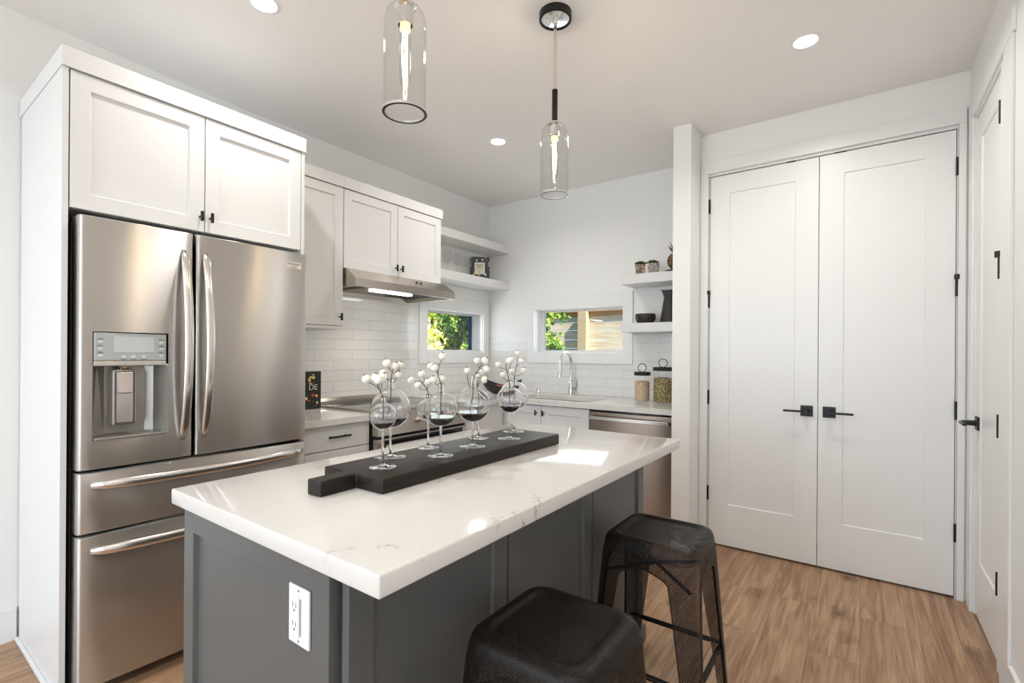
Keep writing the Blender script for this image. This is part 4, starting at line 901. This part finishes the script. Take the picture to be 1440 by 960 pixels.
jar((-1.345, 3.545, CT+.0005), .058, .205, .160, .026, 'smaller glass jar of tan grain with black ring lid', 'grain_tan')
jar((-1.195, 3.57, CT+.0005), .070, .243, .190, .026, 'larger glass jar of green seeds with black ring lid beside the white wall end', 'grain_green')

# boat-shaped bowl in the corner
bc = Vector((-2.56, 3.40, CT+.0005)); t = thing('fruit_bowl', tuple(bc), 'black boat-shaped bowl of dark red fruit in the countertop corner', 'bowl')
def boat(off):
    rings = []; 
    for j in range(11):
        q = j/10; r_ = (.035+.125*math.sin(q*PI/2)**1.0) - off; z = .004+off+.075*(1-math.cos(q*PI/2))**1.0
        ring = []
        for i in range(40):
            a = 2*PI*i/40; cx, sy = math.cos(a), math.sin(a); l = (abs(cx)**1.5)
            ring.append((r_*cx*(1+.10*q*l), r_*sy*.72, z+.058*q*q*l))
        rings.append(ring)
    return rings
bm = bmesh.new(); ou = boat(0); inn = boat(.004); rot = Matrix.Translation(bc) @ Matrix.Rotation(R(30), 4, 'Z')
loft(bm, ou+inn[::-1]); bm.transform(rot); obj('bowl', bm, M['bowlblack'], t, smooth='auto')
for i, (a, b, c_) in enumerate(((-.04, 0, .062), (.03, .02, .060), (0, -.035, .064), (.06, -.02, .078), (.01, .045, .062))):
    f = thing('fruit', tuple(bc+Vector((a*.87-b*.5, a*.5+b*.87, c_))), 'dark red fruit piled in the black boat-shaped bowl', 'fruit', 'fruit in the boat-shaped bowl')
    bm = bmesh.new(); lathe(bm, [(0, -.026)]+[(.028*math.sin(q), -.028*math.cos(q)*.95) for q in [PI*k/10 for k in range(1, 10)]]+[(0, .022)], tuple(f.location), 20); obj('skin', bm, M['fruit'], f, smooth=True)
    bm = bmesh.new(); p = f.location; cyl(bm, p+Vector((0, 0, .020)), p+Vector((.003, 0, .032)), .0015, n=6); obj('stalk', bm, M['stem'], f)

# cookbook beside the refrigerator
t = thing('cookbook', (-2.86, 1.70, CT), 'black cookbook with red tomatoes on its cover standing beside the refrigerator', 'book')
obj('cover', B((-2.862, -2.832, 1.615, 1.818, CT+.0005, 1.140), bev=.001), M['cover_black'], t)
obj('cover_art', B((-2.8325, -2.8305, 1.622, 1.797, CT+.02, 1.122), bev=.0005), M['cover_tomato'], t)
obj('title_ground', B((-2.831, -2.8298, 1.63, 1.794, 1.010, 1.062)), mat('title_black', K(22, 26, 22), .4), t)
textobj('title', 'DE', .05, facing_x((-2.8297, 1.762, 1.038)), M['white_paper'], t, ext=.0004)

# dark blue book on the left shelf, turned to face the room
def local(name, bm, m, parent, **k):
    bm.transform(Matrix.Translation(parent.location)); return obj(name, bm, m, parent, **k)
t = thing('book', (-2.905, 3.50, 1.9585), 'dark blue book with a cream label on the lower left corner shelf', 'book'); t.rotation_euler.z = R(38)
local('cover', B((-.092, .092, -.012, .012, 0, .205), bev=.001), M['cover_navy'], t)
lb = local('title_label', B((-.048, .048, -.0132, -.0118, .042, .152)), M['white_paper'], t)
bm = bmesh.new()
for a, z in ((.034, .128), (.026, .112), (.036, .100), (.030, .092)): box(bm, -a, a, -.0138, -.0130, z-.0025 if z > .11 else z-.001, z+.0025 if z > .11 else z+.001)
for z in (.062,): box(bm, -.004, .004, -.0138, -.0130, z-.006, z+.006)
bm.transform(Matrix.Translation(t.location)); obj('label_text', bm, M['ink'], lb)

# wine glasses
def wineglass(c, label):
    t = thing('wine_glass', c, label, 'wine glass', 'wine glasses on the lower left corner shelf')
    bm = bmesh.new(); lathe(bm, [(0, .0003), (.034, .0003), (.034, .0014), (.012, .004), (.0045, .012), (.0038, .08), (.007, .086), (0, .087)], c, 28); obj('stem', bm, M['stemware'], t, smooth=True)
    o = [(.004, .085), (.020, .092), (.033, .108), (.038, .130), (.036, .155), (.029, .195)]; i = [(r-.0012, z) for r, z in o[::-1]]
    bm = bmesh.new(); lathe(bm, o+i[:-1]+[(0, .0875)], c, 32); obj('bowl', bm, M['stemware'], t, smooth=True)
    return t
g = wineglass((-2.925, 3.083, 1.9585), 'wine glass nearest the wall cabinet on the lower left shelf')
for p, lab in (((-2.925, 3.213, 1.9585), 'middle one of the three wine glasses on the lower left shelf'), ((-2.925, 3.352, 1.9585), 'wine glass standing against the dark blue book')):
    q = copy_tree(g); q.location = p; q['label'] = lab

# right shelves
def pot(c, rz, label):
    t = thing('potted_succulent', c, label, 'potted plant', 'small succulents on the right shelf'); C_ = Vector(c)
    h0, h1 = .034, .043; M4 = Matrix.Translation(C_) @ Matrix.Rotation(rz, 4, 'Z')
    def sq(h, z): return [(h*a, h*b, z) for a, b in ((1, 1), (-1, 1), (-1, -1), (1, -1))]
    bm = bmesh.new(); loft(bm, [sq(h0, 0), sq(h1, .082), sq(h1-.003, .082), sq(h0-.003, .004)]); bm.transform(M4); obj('glass_cube', bm, M['thinner'], t)
    bm = bmesh.new(); loft(bm, [sq(h0-.0035, .0045), sq(h1-.0035, .078)]); bm.transform(M4); obj('pebbles', bm, M['pebble'], t)
    bm = bmesh.new(); rn = random.Random(label)
    for i in range(44):
        a = rn.uniform(0, 2*PI); d = rn.uniform(0, .043); p = Vector((d*math.cos(a), d*math.sin(a), .080+rn.uniform(-.002, .018)*(1-d/.06)))
        for k in range(6):
            b = 2*PI*k/6+a; w = Vector((math.cos(b), math.sin(b), .9))*rn.uniform(.012, .019); s_ = Vector((-math.sin(b), math.cos(b), 0))*.0055
            v = [bm.verts.new(q) for q in (p, p+w*.5+s_, p+w, p+w*.5-s_, p+w*.5+Vector((0, 0, -.003)))]
            bm.faces.new((v[0], v[1], v[2])); bm.faces.new((v[0], v[2], v[3])); bm.faces.new((v[0], v[4], v[1])); bm.faces.new((v[1], v[4], v[2])); bm.faces.new((v[2], v[4], v[3])); bm.faces.new((v[3], v[4], v[0]))
    bm.transform(M4); obj('leaves', bm, M['green'], t)
pot((-1.405, 3.645, 1.8785), R(22), 'left one of the two small green succulents in glass cubes on the top right shelf')
pot((-1.300, 3.645, 1.8785), R(12), 'right one of the two small green succulents in glass cubes on the top right shelf')
t = thing('pineapple_ornament', (-1.125, 3.62, 1.8785), 'bronze pineapple ornament on a black foot, half hidden by the white wall end', 'ornament'); c = t.location
bm = bmesh.new(); lathe(bm, [(0, 0), (.075, 0), (.072, .008), (.03, .014), (.022, .02), (0, .02)], c, 28); obj('foot', bm, M['blackmatte'], t, smooth='auto')
bm = bmesh.new(); lathe(bm, [(0, .018), (.032, .022), (.052, .045), (.060, .075), (.054, .108), (.034, .130), (.012, .136), (0, .136)], c, 28); obj('fruit_body', bm, M['pineapple'], t, smooth=True)
bm = bmesh.new()
for i in range(16):
    a = 2*PI*i/16*2.4; s = .35+.65*(i % 4)/3; d = Vector((math.cos(a), math.sin(a), 0)); h = .10-.05*s
    p = [c+Vector((0, 0, .13))+d*.010, c+Vector((0, 0, .13+h*.6))+d*(.020+.012*s), c+Vector((0, 0, .135+h))+d*(.030+.030*s)]; tube(bm, p, [.007, .006, .0008], 5)
obj('leaf_crown', bm, mat('bronze_leaf', K(120, 84, 48), .35, .5), t)
t = recentre(obj('bowl', (lambda b: (lathe(b, [(0, 0), (.052, 0), (.062, .004), (.076, .030), (.080, .055), (.076, .075), (.073, .075), (.075, .055), (.070, .030), (.055, .010), (0, .008)], (-1.378, 3.69, 1.5035), 36), b)[1])(bmesh.new()), M['ceramic'], smooth='auto'), (-1.378, 3.69, 1.5035)); tag(t, 'low dark brown bowl on the lower right shelf beside the pitcher', 'bowl')
c = Vector((-1.185, 3.69, 1.5035)); bm = bmesh.new(); prof = [(.066, 0), (.072, .006), (.070, .03), (.060, .10), (.050, .16), (.044, .195), (.044, .22), (.047, .248)]
rings = []
for r_, z in prof:
    k = max(0, (z-.19)/.058); ring = []
    for i in range(36):
        a = 2*PI*i/36; sp = max(0, math.cos(a-PI))**6*k; ring.append(c+Vector(((r_+.024*sp)*math.cos(a), (r_+.0*sp)*math.sin(a), z+.010*sp)))
    rings.append(ring)
inn = [[c+(p-c)*1 if 0 else p+(Vector((c.x, c.y, p.z))-p).normalized()*.004 for p in r_] for r_ in rings[::-1][:-1]]
loft(bm, rings+inn); o = recentre(obj('pitcher', bm, M['ceramic'], smooth='auto'), tuple(c)); tag(o, 'tall dark brown pitcher with a spout on the lower right shelf', 'pitcher')

# ================================================================== outside
obj('ground', B((-14, -1.8, 4.0, 12, -.35, -.3), (-14, -3.3, -2, 4.0, -.35, -.3)), M['soil'], kind=S)
FY = 5.5; t = thing('fence', (-2.8, FY, -.3), 'weathered grey board fence seen through the right-hand kitchen window', 'fence')
edges = [-.3, -.16, -.02, .12, .26, .40, .54, .68, .82, .96, 1.10, 1.24, 1.335, 1.445, 1.565, 1.665, 1.785]
for a, b in zip(edges, edges[1:]): obj('board', B((-4.3, -1.0, FY, FY+.02, a+.002, b-.003), bev=.001, seg=1), M['fence'], t)
obj('cap_rail', B((-4.3, -1.0, FY-.05, FY+.06, 1.79, 1.83), (-4.3, -1.0, FY-.02, FY, 1.74, 1.79), bev=.002, seg=1), M['fencerail'], t)
for x in (-4.24, -2.83, -1.06): obj('post', B((x-.06, x+.06, FY-.10, FY-.002, -.3, 1.79), bev=.003, seg=1), M['fencepost'], t)
def bush(name, c, ext, n, m, label, cat, seed, size=.06, trunk=True):
    t = thing(name, (c[0], c[1], -.3), label, cat); rn = random.Random(seed); bm = bmesh.new()
    cl = [Vector((rn.gauss(0, .45), rn.gauss(0, .45), rn.gauss(0, .5))) for _ in range(26)]
    for i in range(n):
        q = rn.choice(cl)+Vector((rn.gauss(0, .16), rn.gauss(0, .16), rn.gauss(0, .14)))
        p = Vector((c[0]+q.x*ext[0], c[1]+q.y*ext[1], c[2]+q.z*ext[2])); p.z = max(p.z, -.1)
        a = Vector((rn.gauss(0, 1), rn.gauss(0, 1), rn.gauss(0, 1))).normalized(); b = a.orthogonal().normalized(); s = size*rn.uniform(.6, 1.3)
        v = [bm.verts.new(w) for w in (p-a*s*.6, p+b*s*.3, p+a*s*.7, p-b*s*.3)]; bm.faces.new(v)
    obj('foliage', bm, m, t, recalc=False)
    bm = bmesh.new(); tube(bm, [(c[0], c[1], -.3), (c[0]+.03, c[1], c[2]-ext[2]*.3), (c[0]-.02, c[1]+.03, c[2]+ext[2]*.6)], [.05*ext[0]+.01, .04*ext[0]+.006, .005], 8)
    for i in range(7):
        z = c[2]+ext[2]*rn.uniform(-.6, .3); a = rn.uniform(0, 6.28); tube(bm, [(c[0], c[1], z), (c[0]+ext[0]*.35*math.cos(a), c[1]+ext[1]*.35*math.sin(a), z+ext[2]*.3), (c[0]+ext[0]*.7*math.cos(a), c[1]+ext[1]*.7*math.sin(a), z+ext[2]*.5)], [.02*ext[0]+.003, .012*ext[0]+.002, .002], 6)
    obj('trunk', bm, M['leafred'], t, smooth=True)
bush('shrub', (-3.10, 4.95, 1.45), (.22, .22, .42), 2400, M['leaf'], 'leafy green shrub in front of the fence in the right-hand window', 'shrub', 5, .042)
bush('tree', (-5.8, 6.7, 1.7), (.62, .55, 1.0), 5500, M['leaf'], 'dense green tree filling the right part of the left kitchen window', 'tree', 8, .09)
bush('tree', (-9.2, 9.1, 1.7), (1.5, 1.3, 1.5), 7000, M['leafyellow'], 'sunlit yellow-green tree in the left part of the left kitchen window', 'tree', 9, .16)
